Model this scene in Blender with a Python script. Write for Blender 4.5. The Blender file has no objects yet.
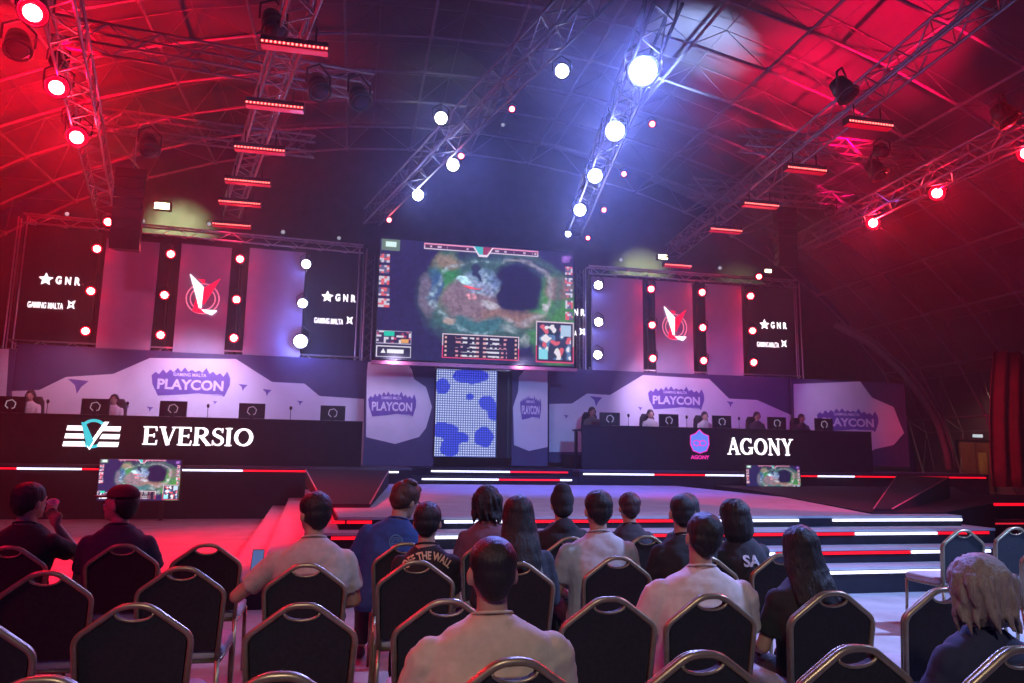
import bpy, math, random
import numpy as np
from mathutils import Vector, Matrix, noise
from mathutils.bvhtree import BVHTree
R_ = random.Random(7)
sc = bpy.context.scene
COL = sc.collection
rad = math.radians

# ------------------------------------------------------------------ camera
F, CH = 730.0, 1.53
PITCH, ROLL, YAW = math.atan(730/4700.), 0.015, rad(12)
fw = Vector((math.sin(YAW)*math.cos(PITCH), math.cos(YAW)*math.cos(PITCH), math.sin(PITCH)))
r0 = Vector((math.cos(YAW), -math.sin(YAW), 0)); u0 = r0.cross(fw)
cr = r0*math.cos(ROLL) + u0*math.sin(ROLL); cu = cr.cross(fw)
CAM = Vector((0, 0, CH))
cam = bpy.data.objects.new('camera', bpy.data.cameras.new('camera'))
cam.matrix_world = Matrix((( cr.x, cu.x, -fw.x, 0), (cr.y, cu.y, -fw.y, 0), (cr.z, cu.z, -fw.z, CH), (0, 0, 0, 1)))
cam.data.sensor_width = 36; cam.data.lens = F/1024*36; cam.data.clip_start = .05; cam.data.clip_end = 300
COL.objects.link(cam); sc.camera = cam
def ray(x, y): return fw + cr*((x-512)/F) - cu*((y-341.5)/F)
def onz(x, y, z): d = ray(x, y); return CAM + d*((z-CH)/d.z)
def onY(x, y, Y): d = ray(x, y); return CAM + d*(Y/d.y)

# ------------------------------------------------------------------ world, exposure
sc.view_settings.view_transform = 'Standard'; sc.view_settings.look = 'None'
sc.view_settings.gamma = 1; sc.view_settings.use_curve_mapping = False
sc.view_settings.exposure = 0.0
w = bpy.data.worlds.new('world'); sc.world = w; w.use_nodes = True
w.node_tree.nodes['Background'].inputs[0].default_value = (.08, .09, .6, 1)
w.node_tree.nodes['Background'].inputs[1].default_value = .27
sc.cycles.use_denoising = True
sc.cycles.max_bounces = 5; sc.cycles.diffuse_bounces = 2; sc.cycles.glossy_bounces = 2
sc.cycles.transmission_bounces = 2; sc.cycles.volume_bounces = 0; sc.cycles.transparent_max_bounces = 6
sc.cycles.caustics_reflective = False; sc.cycles.caustics_refractive = False
sc.cycles.sample_clamp_indirect = 3

RED, WHITE, MAG, BLUE = (1, .0, .018), (.17, .24, 1), (1, .08, .35), (.12, .16, 1)
def lamp(kind, loc, target, col, power, angle=40, blend=.6, radius=.1, parent=None, name='spot_light'):
    L = bpy.data.lights.new(name, kind); L.color = col; L.energy = power
    if kind == 'SPOT': L.spot_size = rad(angle); L.spot_blend = blend
    if kind == 'AREA': L.shape = 'DISK'; L.size = radius*2
    else: L.shadow_soft_size = radius
    o = bpy.data.objects.new(name, L); COL.objects.link(o)
    loc = Vector(loc)
    q = (Vector(target)-loc).to_track_quat('-Z', 'Y')
    M = Matrix.Translation(loc) @ q.to_matrix().to_4x4()
    if parent: o.parent = parent; bpy.context.view_layer.update(); o.matrix_world = M
    else: o.matrix_world = M
    return o
# added unseen spots without fixtures, over and behind the seats and above the stage
lamp('SPOT', (-7, 4, 7.4), (-2.5, 11.2, 0), (1, .0, .015), 36000, 35, .7, .3, name='left_red_light')
lamp('SPOT', (-7, 1, 7.4), (-1.2, 5.0, 0), (1, .0, .10), 1500, 50, .9, .3, name='left_red_light')
lamp('SPOT', (-1, -5, 7), (1.2, 3.0, .6), (1, .86, .72), 1150, 33, .7, .4, name='rear_warm_light')
lamp('SPOT', (6, -3, 8), (4.6, 13, .8), (.22, .44, 1), 8800, 44, .9, .4, name='rear_lavender_light')
lamp('SPOT', (9.5, 3, 7.4), (7.1, 11.4, .8), (1, .0, .12), 6500, 20, .5, .2, name='side_red_light')
lamp('SPOT', (10, 3.5, 7.6), (5, 5, .3), (.30, .45, 1), 10500, 52, .9, .3, name='right_cool_light')
lamp('SPOT', (-3, 2, 8), (-4, 20, 5.4), (.5, .40, 1), 1200, 26, .8, .4, name='left_panel_fill')  # added fill that lifts the left hanging panels to purple
lamp('SPOT', (8, 2, 8), (9.5, 20, 5.4), (.5, .42, 1), 1200, 26, .8, .4, name='right_panel_fill')  # the same added fill for the right hanging panels
lamp('SPOT', (2.5, 15, 8.6), (3.6, 16, 1), (.10, .15, 1), 3000, 58, .8, .4, name='blue_haze_fill')  # added over the stage to turn haze and deck bluer
lamp('SPOT', (6, 14.5, 8.6), (5.6, 16, 1), (.10, .15, 1), 3500, 62, .8, .4, name='blue_haze_fill')  # second added lamp for the blue haze
lamp('SPOT', (12, 14.5, 8.2), (12, 19, 1), (.30, .10, 1), 900, 80, .8, .4, name='violet_stage_light')

# ------------------------------------------------------------------ helpers
def put(o, label=None, cat=None, group=None, kind=None):
    if label: o['label'] = label
    if cat: o['category'] = cat
    if group: o['group'] = group
    if kind: o['kind'] = kind
    return o
def thing(name, label, cat, loc=(0, 0, 0), rz=0, group=None):
    o = bpy.data.objects.new(name, None); COL.objects.link(o); o.empty_display_size = .1
    o.location = loc; o.rotation_euler = (0, 0, rz)
    return put(o, label, cat, group)
class MB:
    def __init__(s): s.v = []; s.f = []; s.sm = []
    def add(s, vs, fs, smooth=False):
        b = len(s.v); s.v += [Vector(p) for p in vs]; s.f += [tuple(b+i for i in f) for f in fs]; s.sm += [smooth]*len(fs); return s
    def box(s, lo, hi):
        x0, y0, z0 = lo; x1, y1, z1 = hi
        return s.add([(x0,y0,z0),(x1,y0,z0),(x1,y1,z0),(x0,y1,z0),(x0,y0,z1),(x1,y0,z1),(x1,y1,z1),(x0,y1,z1)],
                     [(0,3,2,1),(4,5,6,7),(0,1,5,4),(1,2,6,5),(2,3,7,6),(3,0,4,7)])
    def tube(s, pts, r, n=8, closed=False, cap=True, smooth=True):
        pts = [Vector(p) for p in pts]; m = len(pts); rs = r if hasattr(r, '__len__') else [r]*m
        vs = []; prev = None
        for i, p in enumerate(pts):
            a = pts[i-1] if (i > 0 or closed) else p; b = pts[(i+1) % m] if (i < m-1 or closed) else p
            t = (b-a).normalized()
            if prev is None: prev = t.orthogonal().normalized()
            x = prev - t*prev.dot(t)
            if x.length < 1e-4: x = t.orthogonal()
            x.normalize(); prev = x; y = t.cross(x)
            for k in range(n):
                an = 2*math.pi*k/n; vs.append(p + (x*math.cos(an) + y*math.sin(an))*rs[i])
        fs = []
        for i in range(m if closed else m-1):
            j = (i+1) % m
            for k in range(n): fs.append((i*n+k, i*n+(k+1) % n, j*n+(k+1) % n, j*n+k))
        if cap and not closed: fs += [tuple(range(n-1, -1, -1)), tuple((m-1)*n+k for k in range(n))]
        return s.add(vs, fs, smooth)
    def ell(s, c, r, n=14, m=9, M=None):
        vs = []; fs = []; c = Vector(c)
        for i in range(1, m):
            ph = math.pi*i/m
            for k in range(n):
                th = 2*math.pi*k/n; vs.append(Vector((r[0]*math.sin(ph)*math.cos(th), r[1]*math.sin(ph)*math.sin(th), r[2]*math.cos(ph))))
        vs += [Vector((0, 0, r[2])), Vector((0, 0, -r[2]))]; T = len(vs)-2
        for i in range(m-2):
            for k in range(n): fs.append((i*n+k, (i+1)*n+k, (i+1)*n+(k+1) % n, i*n+(k+1) % n))
        for k in range(n): fs.append((T, k, (k+1) % n)); fs.append((T+1, (m-2)*n+(k+1) % n, (m-2)*n+k))
        if M is not None: vs = [M @ v for v in vs]
        return s.add([v+c for v in vs], fs, True)
    def rings(s, rs, n=20, p=2.4):     # horizontal superellipse rings (x, y, z, rx, ry)
        vs = []; fs = []
        for (x, y, z, rx, ry) in rs:
            for k in range(n):
                a = 2*math.pi*k/n; c, d = math.cos(a), math.sin(a)
                vs.append((x+rx*math.copysign(abs(c)**(2/p), c), y+ry*math.copysign(abs(d)**(2/p), d), z))
        m = len(rs)
        for i in range(m-1):
            for k in range(n): fs.append((i*n+k, i*n+(k+1) % n, (i+1)*n+(k+1) % n, (i+1)*n+k))
        fs += [tuple(range(n-1, -1, -1)), tuple((m-1)*n+k for k in range(n))]
        return s.add(vs, fs, True)
    def lathe(s, prof, M=None, n=16):  # profile of (r, z) about z, then M
        M = M or Matrix(); vs = []; fs = []
        for (r, z) in prof:
            for k in range(n): a = 2*math.pi*k/n; vs.append(M @ Vector((r*math.cos(a), r*math.sin(a), z)))
        for i in range(len(prof)-1):
            for k in range(n): fs.append((i*n+k, i*n+(k+1) % n, (i+1)*n+(k+1) % n, (i+1)*n+k))
        fs += [tuple(range(n-1, -1, -1)), tuple((len(prof)-1)*n+k for k in range(n))]
        return s.add(vs, fs, True)
    def prism(s, poly, y0, y1, M=None):  # poly in (x, z), extruded along y
        M = M or Matrix(); n = len(poly)
        vs = [M @ Vector((x, y0, z)) for x, z in poly] + [M @ Vector((x, y1, z)) for x, z in poly]
        from mathutils.geometry import tessellate_polygon
        tri = tessellate_polygon([[Vector((x, z, 0)) for x, z in poly]])
        fs = [tuple(t) for t in tri] + [tuple(n+i for i in reversed(t)) for t in tri] + [(i, (i+1) % n, n+(i+1) % n, n+i) for i in range(n)]
        return s.add(vs, fs)
    def strip(s, path, wd, y0, y1, M=None, closed=False):  # ribbon in (x, z)
        n = len(path); ws = wd if hasattr(wd, '__len__') else [wd]*n; L = []; Rr = []
        for i in range(n):
            a = path[i-1] if (i or closed) else path[i]; b = path[(i+1) % n] if (i < n-1 or closed) else path[i]
            dx, dz = b[0]-a[0], b[1]-a[1]; l = math.hypot(dx, dz) or 1; nx, nz = -dz/l, dx/l
            L.append((path[i][0]+nx*ws[i]/2, path[i][1]+nz*ws[i]/2)); Rr.append((path[i][0]-nx*ws[i]/2, path[i][1]-nz*ws[i]/2))
        for i in range(n if closed else n-1):
            j = (i+1) % n; s.prism([L[i], Rr[i], Rr[j], L[j]], y0, y1, M)
        return s
    def xf(s, fn): s.v = [fn(v) for v in s.v]; return s
    def mesh(s, name='m'):
        me = bpy.data.meshes.new(name); me.from_pydata([tuple(v) for v in s.v], [], s.f)
        me.polygons.foreach_set('use_smooth', s.sm); me.update(); return me
    def build(s, name, m, parent=None, label=None, cat=None, group=None, kind=None):
        me = s.mesh(name); me.materials.append(m); o = bpy.data.objects.new(name, me); COL.objects.link(o)
        import bmesh
        bm = bmesh.new(); bm.from_mesh(me); bmesh.ops.recalc_face_normals(bm, faces=bm.faces); bm.to_mesh(me); bm.free()
        if parent: o.parent = parent
        return put(o, label, cat, group, kind)
def copy_tree(o, parent=None):
    c = o.copy(); COL.objects.link(c)
    if parent: c.parent = parent
    for ch in list(o.children): copy_tree(ch, c)
    return c

# ------------------------------------------------------------------ materials
_m = {}
def mat(name, col, rough=.6, metal=0, var=.12, scale=20, bump=0, emit=None, es=0, stretch=(1, 1, 1), trans=0, spec=.5):
    if name in _m: return _m[name]
    m = bpy.data.materials.new(name); m.use_nodes = True; nt = m.node_tree; b = nt.nodes['Principled BSDF']
    b.inputs['Roughness'].default_value = rough; b.inputs['Metallic'].default_value = metal
    b.inputs['Specular IOR Level'].default_value = spec
    tc = nt.nodes.new('ShaderNodeTexCoord'); mp = nt.nodes.new('ShaderNodeMapping'); mp.inputs['Scale'].default_value = stretch
    nz = nt.nodes.new('ShaderNodeTexNoise'); nz.inputs['Scale'].default_value = scale; nz.inputs['Detail'].default_value = 3
    nt.links.new(tc.outputs['Object'], mp.inputs[0]); nt.links.new(mp.outputs[0], nz.inputs['Vector'])
    rp = nt.nodes.new('ShaderNodeValToRGB'); rp.color_ramp.elements[0].position = .3; rp.color_ramp.elements[1].position = .7
    rp.color_ramp.elements[0].color = tuple(max(0, c*(1-var)) for c in col)+(1,); rp.color_ramp.elements[1].color = tuple(min(1, c*(1+var)) for c in col)+(1,)
    nt.links.new(nz.outputs[0], rp.inputs[0]); nt.links.new(rp.outputs[0], b.inputs['Base Color'])
    if bump:
        bp = nt.nodes.new('ShaderNodeBump'); bp.inputs['Strength'].default_value = bump; bp.inputs['Distance'].default_value = .01
        nt.links.new(nz.outputs[0], bp.inputs['Height']); nt.links.new(bp.outputs[0], b.inputs['Normal'])
    if emit: b.inputs['Emission Color'].default_value = tuple(emit)+(1,); b.inputs['Emission Strength'].default_value = es
    if trans: b.inputs['Transmission Weight'].default_value = trans
    _m[name] = m; 
    if emit and es < 60: m.cycles.emission_sampling = 'NONE' if es < 12 else 'AUTO'
    return m
def vcmat(name, emit=0, rough=.6):
    m = bpy.data.materials.new(name); m.use_nodes = True; nt = m.node_tree; b = nt.nodes['Principled BSDF']
    a = nt.nodes.new('ShaderNodeVertexColor'); a.layer_name = 'col'
    b.inputs['Roughness'].default_value = rough
    if emit:
        nt.links.new(a.outputs[0], b.inputs['Emission Color']); b.inputs['Emission Strength'].default_value = emit
        b.inputs['Base Color'].default_value = (.01, .01, .012, 1); m.cycles.emission_sampling = 'NONE'
    else: nt.links.new(a.outputs[0], b.inputs['Base Color'])
    return m
gold = mat('brushed_gold_tube', (.33, .26, .16), .36, .7, .15, 30)
blackfab = mat('black_chair_fabric', (.013, .011, .016), .85, 0, .3, 60, .2)
seatfab = mat('seat_sheen_pale', (.42, .38, .42), .8, 0, .1, 40, .2)  # light reflected off the seat tops is put into this pale colour
blk = mat('black_paint', (.012, .011, .014), .45, 0, .3, 10)
drape = mat('black_drape', (.018, .014, .022), .9, 0, .3, 5, .3, stretch=(6, 6, .3))
alu = mat('truss_aluminium', (.30, .30, .34), .35, .8, .1, 15)
steel = mat('painted_steel_tube', (.30, .28, .34), .45, .3, .15, 8)
black_case = mat('black_fixture_body', (.02, .02, .024), .4, .2, .2, 12)
lens_red = mat('red_lamp_lens', (.1, .01, .01), .3, 0, 0, emit=(1, .12, .13), es=55)
lens_rim_red = mat('red_lamp_lens_rim', (.2, .01, .01), .3, 0, 0, emit=(1, .0, .014), es=2.2)  # red halo of the glare put into the lens edge
lens_white = mat('white_lamp_lens', (.1, .1, .1), .3, 0, 0, emit=(.75, .8, 1), es=55)
lens_warm = mat('warm_flood_lens', (.1, .1, .1), .3, 0, 0, emit=(1, .95, .55), es=11)
lens_small = mat('small_white_lens', (.1, .1, .1), .3, 0, 0, emit=(.85, .85, 1), es=.45)  # weak emission makes these lenses glow, though no lamp sits behind
led_dot = mat('red_led', (.1, 0, 0), .3, 0, 0, emit=(1, .16, .14), es=4.5)
led_base = mat('red_led_diffuser', (.1, 0, 0), .3, 0, 0, emit=(1, .0, .03), es=.55)
strip_w = mat('white_led_strip', (.3, .3, .3), .3, 0, 0, emit=(.72, .74, 1), es=2.6)
strip_r = mat('red_led_strip', (.3, .0, .0), .3, 0, 0, emit=(1, .004, .02), es=1.3)
txt_w = mat('lit_white_lettering', (.8, .8, .8), .5, 0, 0, emit=(1, .93, .97), es=2.2)
txt_cy = mat('lit_cyan_lettering', (.1, .5, .6), .5, 0, 0, emit=(.02, .75, .85), es=.9)
txt_rd = mat('lit_red_lettering', (.6, .05, .1), .5, 0, 0, emit=(1, .0, .05), es=.9)
txt_pk = mat('lit_pink_lettering', (.6, .05, .3), .5, 0, 0, emit=(1, .03, .35), es=.9)
txt_bl = mat('lit_blue_lettering', (.1, .2, .7), .5, 0, 0, emit=(.12, .25, 1), es=.9)

# ------------------------------------------------------------------ hall: floor, roof membrane, space frame
carpet = mat('grey_exhibition_carpet', (.30, .29, .32), .9, 0, .15, 3, .1)
MB().box((-24, -8, -.2), (32, 36, 0)).build('floor', carpet, kind='structure')
VX, VA, VB = 3.3, 20.0, 13.0
def vault(t, off=0): return (VX - (VA+off)*math.cos(t), (VB+off)*math.sin(t))   # t 0..pi from left to right
def arc_ts(step):
    ts = []; t = 0.02
    while t < math.pi: 
        ts.append(t); dx = VA*math.sin(t); dz = VB*math.cos(t); t += step/math.hypot(dx, dz)
    return ts
ts = arc_ts(2.3)
# phase so nodes fall near x = 8.4, 10.6
tt = math.acos((VX-10.65)/VA); d = min((t for t in ts), key=lambda t: abs(t-tt)); ts = [t+(tt-d) for t in ts]
Ys = [3.2+1.95*i for i in range(13)]
fr = MB(); nd = MB()
def tb(a, b, r): fr.tube([a, b], r, 5, cap=False)
I = {}; O = {}
for i, t in enumerate(ts):
    for j, Y in enumerate(Ys):
        x, z = vault(t); I[i, j] = Vector((x, Y, max(z, 0)))
        x, z = vault(t+.5*2.3/VA, 1.5); O[i, j] = Vector((x, Y+.97, max(z, 0)))
for (i, j), p in I.items():
    if (i+1, j) in I: tb(p, I[i+1, j], .042)
    if (i, j+1) in I: tb(p, I[i, j+1], .042)
    q = O[i, j]; tb(p, q, .015)
    if (i-1, j) in O: tb(p, O[i-1, j], .011)
    if (i+1, j) in O: tb(q, O[i+1, j], .014)
    if (i, j+1) in O: tb(q, O[i, j+1], .014)
    nd.ell(p, (.09, .09, .09), 8, 5)
rf = thing('roof_frame', 'vaulted steel tube space frame under the roof fabric', 'roof frame'); rf['kind'] = 'structure'
fr.build('tube_grid', steel, rf); nd.build('node_joints', steel, rf)
mem = mat('roof_membrane', (.20, .175, .21), .8, 0, .25, .5, .1)
mb = MB(); n = 48; NY = 14
vs = []; fs = []
for i in range(n+1):
    t = math.pi*i/n
    for j in range(NY+1):
        x, z = vault(t, 2.1+.18*math.cos(j*math.pi)); vs.append((x, -4+j*2.4, z))
for i in range(n):
    for j in range(NY): a = i*(NY+1)+j; fs.append((a, a+1, a+NY+2, a+NY+1))
mb.add(vs, fs, True).build('ceiling', mem, kind='structure')
MB().box((-24, 30, 0), (32, 30.3, 16)).build('wall_back', mat('dark_hall_wall', (.05, .045, .06), .9, 0, .3, 2), kind='structure')

# haze: a thin, even mist filling the hall above and around the stage
def haze():
    m = bpy.data.materials.new('stage_haze'); m.use_nodes = True; nt = m.node_tree
    nt.nodes.remove(nt.nodes['Principled BSDF']); v = nt.nodes.new('ShaderNodeVolumeScatter')
    v.inputs['Color'].default_value = (.85, .88, 1, 1); v.inputs['Density'].default_value = .0075; v.inputs['Anisotropy'].default_value = .6
    nt.links.new(v.outputs[0], nt.nodes['Material Output'].inputs['Volume'])
    vs = []; n = 40
    for Y in (6.6, 29.5): vs += [(vault(math.pi*i/n, 1.6)[0], Y, max(.05, vault(math.pi*i/n, 1.6)[1])) for i in range(n+1)]
    k = n+1; fs = [(i, i+1, k+i+1, k+i) for i in range(n)]+[(0, k, 2*k-1, n), tuple(range(n, -1, -1)), tuple(range(k, 2*k))]
    MB().add(vs, fs).build('haze', m, None, 'thin stage haze filling the hall around the stage', 'haze', kind='stuff')
haze()

# ------------------------------------------------------------------ stage
Zs, Zp = .80, 1.18          # lower stage, upper platform
stagefl = mat('grey_stage_deck', (.33, .31, .36), .75, 0, .12, 2.5, .05)
riser = mat('black_riser', (.012, .010, .018), .8, 0, .3, 8, spec=.25)
tiers = [(8.75, .80, 0), (8.42, .66, .35), (8.10, .47, .70), (7.78, .295, 1.05)]
XL, XR = -.12, 8.2
st = thing('lower_stage', 'grey stepped stage deck in front of the desks', 'stage', (0, 0, 0)); st['kind'] = 'structure'
for k, (Y, z, e) in enumerate(tiers):
    a, b = XL-e, XR+e*.55
    aa = a-.58
    def slab(x0, x1, y0, y1, z0, z1, sk): return MB().add([(x0,y0,z0),(x1,y0,z0),(x1,y1,z0),(x0+sk,y1,z0),(x0,y0,z1),(x1,y0,z1),(x1,y1,z1),(x0+sk,y1,z1)], [(0,3,2,1),(4,5,6,7),(0,1,5,4),(1,2,6,5),(2,3,7,6),(3,0,4,7)])
    slab(a, b, Y, 17.99, 0, z-.03, -.58).build('riser', riser if k else riser, st)
    slab(a-.01, b+.01, Y-.01, 17.99, z-.03, z, -.58).build('step_deck', stagefl, st)
segs = {0: [(330, 345, 'r'), (345, 372, 'r'), (443, 511, 'w'), (511, 676, 'r'), (676, 800, 'w'), (833, 971, 'w')],
        1: [(330, 375, 'r'), (375, 560, 'w'), (560, 855, 'r'), (855, 938, 'w'), (938, 990, 'r')],
        2: [(400, 640, 'w'), (640, 775, 'w'), (775, 910, 'r'), (910, 990, 'w')],
        3: [(400, 640, 'w'), (640, 780, 'r'), (780, 965, 'w')]}
def strip_thing(label, x0, x1, y, z, c, group, h=.016):
    MB().box((x0, y-.02, z-h), (x1, y-.001, z+h)).build('led_strip', strip_r if c == 'r' else strip_w, None, label, 'light strip', group)
ordn = ['top', 'second', 'third', 'bottom']
for k, L in segs.items():
    Y, z, e = tiers[k]
    for q, (a, b, c) in enumerate(L):
        xa, xb = onY(a, 540, Y-.02).x, onY(b, 540, Y-.02).x
        where = ['far left end', 'left half', 'middle', 'right of the middle', 'right part', 'right end'][q if len(L) > 4 else q+1]
        strip_thing(f"{'red' if c=='r' else 'white'} LED strip under the {ordn[k]} step edge, {where}", xa+.01, min(xb, XR+e*.55)-.01, Y-.01, z-.055, c, 'LED strips along the stage steps')
# upper platforms
YP = 18.0
up = thing('upper_platform', 'black raised platform carrying both players desks', 'platform'); up['kind'] = 'structure'
xa, xb = -8.6, onY(412, 465, YP).x
xc, xd = onY(579, 469, YP).x, onY(988, 473, YP).x
for nme, a, b in (('deck', xa, xb), ('deck', xc, xd)):
    MB().box((a, YP, 0), (b, 23, Zp-.05)).build('platform_front', riser, up)
    MB().box((a, YP-.02, Zp-.05), (b, 23, Zp)).build('platform_deck', mat('dark_deck_edge', (.05, .04, .07), .5), up)
MB().box((xb+.005, YP+.55, 0), (xc-.005, 23, Zp)).build('platform_deck', riser, up)
MB().box((xb+.005, YP+.05, 0), (xc-.005, YP+.55, .99)).build('centre_step', riser, up)
def pstrips(L, Y, z, w):
    for q, (a, b, c) in enumerate(L):
        strip_thing(f"{'red' if c=='r' else 'white'} LED strip {w}, {['first','second','third','fourth','fifth','sixth'][q]} from the left", onY(a, 468, Y).x+.005, onY(b, 468, Y).x-.005, Y, z, c, 'LED strips on the platform fronts', .02)
pstrips([(-40, 17, 'r'), (17, 82, 'w'), (82, 101, 'r'), (180, 243, 'w'), (243, 317, 'r'), (317, 399, 'w')], YP-.02, Zp-.1, 'on the left platform front')
pstrips([(583, 654, 'w'), (654, 705, 'r'), (705, 746, 'w'), (800, 817, 'r'), (817, 854, 'w'), (854, 985, 'r')], YP-.02, Zp-.1, 'on the right platform front')
pstrips([(431, 510, 'w'), (510, 568, 'r')], YP+.53, 1.10, 'on the upper centre step')
pstrips([(422, 499, 'w'), (499, 560, 'r'), (560, 572, 'w')], YP+.03, .92, 'on the lower centre step')
# side ramps: wedges rising from the lower deck to the platforms
def ramp(q, za, zb, label):
    o = Vector((q[0][0], q[0][1], 0)); t = thing('stage_ramp', label, 'ramp', o)
    L = [Vector((x, y, 0))-o for x, y in q]; zz = [za, za, zb, zb]
    bot = [v+Vector((0, 0, .805)) for v in L]; top = [v+Vector((0, 0, z)) for v, z in zip(L, zz)]; cap = [v+Vector((0, 0, .02)) for v in top]
    fs = [(0,3,2,1),(4,5,6,7),(0,1,5,4),(1,2,6,5),(2,3,7,6),(3,0,4,7)]
    MB().add(bot+top, fs).build('ramp_body', riser, t); MB().add(top+cap, fs).build('ramp_top', mat('ramp_top', (.014, .012, .018), .9, spec=.15), t)
    m = MB(); m.tube([cap[0], cap[3]], .012, 5); m.tube([cap[1], cap[2]], .012, 5); m.build('edge_trim', mat('rose_metal_trim', (.4, .15, .2), .4, .6), t)
def side_deck():
    L = [(7.0, 9.0), (8.15, 9.0), (11, 11), (16.6, 17.95), (9.3, 17.95), (8.9, 15.4)]; n = len(L)
    m = MB(); m.add([(x, y, 0) for x, y in L]+[(x, y, .82) for x, y in L], [tuple(range(n-1, -1, -1)), tuple(range(n, 2*n))]+[(i, (i+1) % n, n+(i+1) % n, n+i) for i in range(n)])
    m.build('side_deck', riser, None, 'black low deck at the right of the stage under the ramp', 'deck', kind='structure')
side_deck()
ramp([(7.15, 9.15), (7.45, 9.15), (11.6, 12.6), (10.9, 13.2)], .84, 1.2, 'black ramp climbing to the right platform at the stage edge')
ramp([(-.35, 10.2), (.25, 10.2), (.8, 16.8), (-1.0, 16.8)], .83, 1.13, 'black ramp climbing to the left platform behind the seated audience')
# far right low ledge with red strips
lg = thing('side_ledge', 'low dark ledge with red edge at the far right', 'ledge', (0, 0, 0))
p = onz(975, 503, .75); MB().box((p.x, p.y, 0), (p.x+7, p.y+3, .75)).build('ledge_box', riser, lg)
MB().box((p.x, p.y-.02, .70), (p.x+7, p.y-.001, .75)).build('edge_strip', strip_r, lg)
p = onz(995, 522, .5); MB().box((p.x, p.y, 0), (p.x+5, p.y+.6, .5)).build('ledge_box', riser, lg)
MB().box((p.x, p.y-.02, .46), (p.x+5, p.y-.001, .485)).build('edge_strip', mat('dim_red_strip', (.2, 0, 0), .4, 0, 0, emit=(1, .02, .05), es=.7), lg)

# ------------------------------------------------------------------ wing frames (local x = along, y = depth, z = up)
class Wing:
    def __init__(s, px, py, Y, ang):
        s.o = onY(px, py, Y); s.o.z = 0; s.a = rad(ang); s.d = Vector((math.cos(s.a), math.sin(s.a), 0)); s.n = Vector((-math.sin(s.a), math.cos(s.a), 0))
    def sz(s, x, y, off=0):
        d = ray(x, y); o = s.o + s.n*off; p = CAM + d*((o-CAM).dot(s.n)/d.dot(s.n)); return (p-s.o).dot(s.d), p.z
    def w(s, a, b, z): return s.o + s.d*a + s.n*b + Vector((0, 0, z))
    def rect(s, x0, y0, x1, y1, off=0):
        xm, ym = (x0+x1)/2, (y0+y1)/2
        return s.sz(x0, ym, off)[0], s.sz(x1, ym, off)[0], s.sz(xm, y1, off)[1], s.sz(xm, y0, off)[1]
    def M(s, a=0, b=0, z=0): return Matrix.Translation(s.w(a, b, z)) @ Matrix.Rotation(s.a, 4, 'Z')
    def poly(s, pts, off=0): return [s.sz(x, y, off) for x, y in pts]
WL = Wing(190, 400, 20.6, 4.5)
WR = Wing(680, 400, 20.6, 0)
WC = Wing(478, 400, 20.0, 0)

def font_mesh(txt, size, bold=0.0, width=1.0):
    c = bpy.data.curves.new('t', 'FONT'); c.body = txt; c.size = size; c.align_x = 'CENTER'; c.align_y = 'CENTER'; c.offset = bold*size; c.extrude = .002; c.resolution_u = 3
    o = bpy.data.objects.new('t', c); COL.objects.link(o); dg = bpy.context.evaluated_depsgraph_get(); dg.update()
    me = bpy.data.meshes.new_from_object(o.evaluated_get(dg)); bpy.data.objects.remove(o)
    vs = [(v.co.x*width, -v.co.z, v.co.y) for v in me.vertices]; fs = [tuple(p.vertices) for p in me.polygons]
    return vs, fs
def add_text(mb, txt, cx, cz, width, height, y=0, bold=.02, M=None, arc=0):
    vs, fs = font_mesh(txt, 1, bold)
    x0 = min(v[0] for v in vs); x1 = max(v[0] for v in vs); z0 = min(v[2] for v in vs); z1 = max(v[2] for v in vs)
    M = M or Matrix(); out = []
    for v in vs:
        u = (v[0]-(x0+x1)/2)/(x1-x0); t = (v[2]-(z0+z1)/2)/(z1-z0)
        if arc: an = u*arc; r = width/arc; out.append(M @ Vector((cx+(r+t*height)*math.sin(an), y+v[1], cz-r+(r+t*height)*math.cos(an))))
        else: out.append(M @ Vector((cx+u*width, y+v[1], cz+t*height)))
    return mb.add(out, fs)

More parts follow.
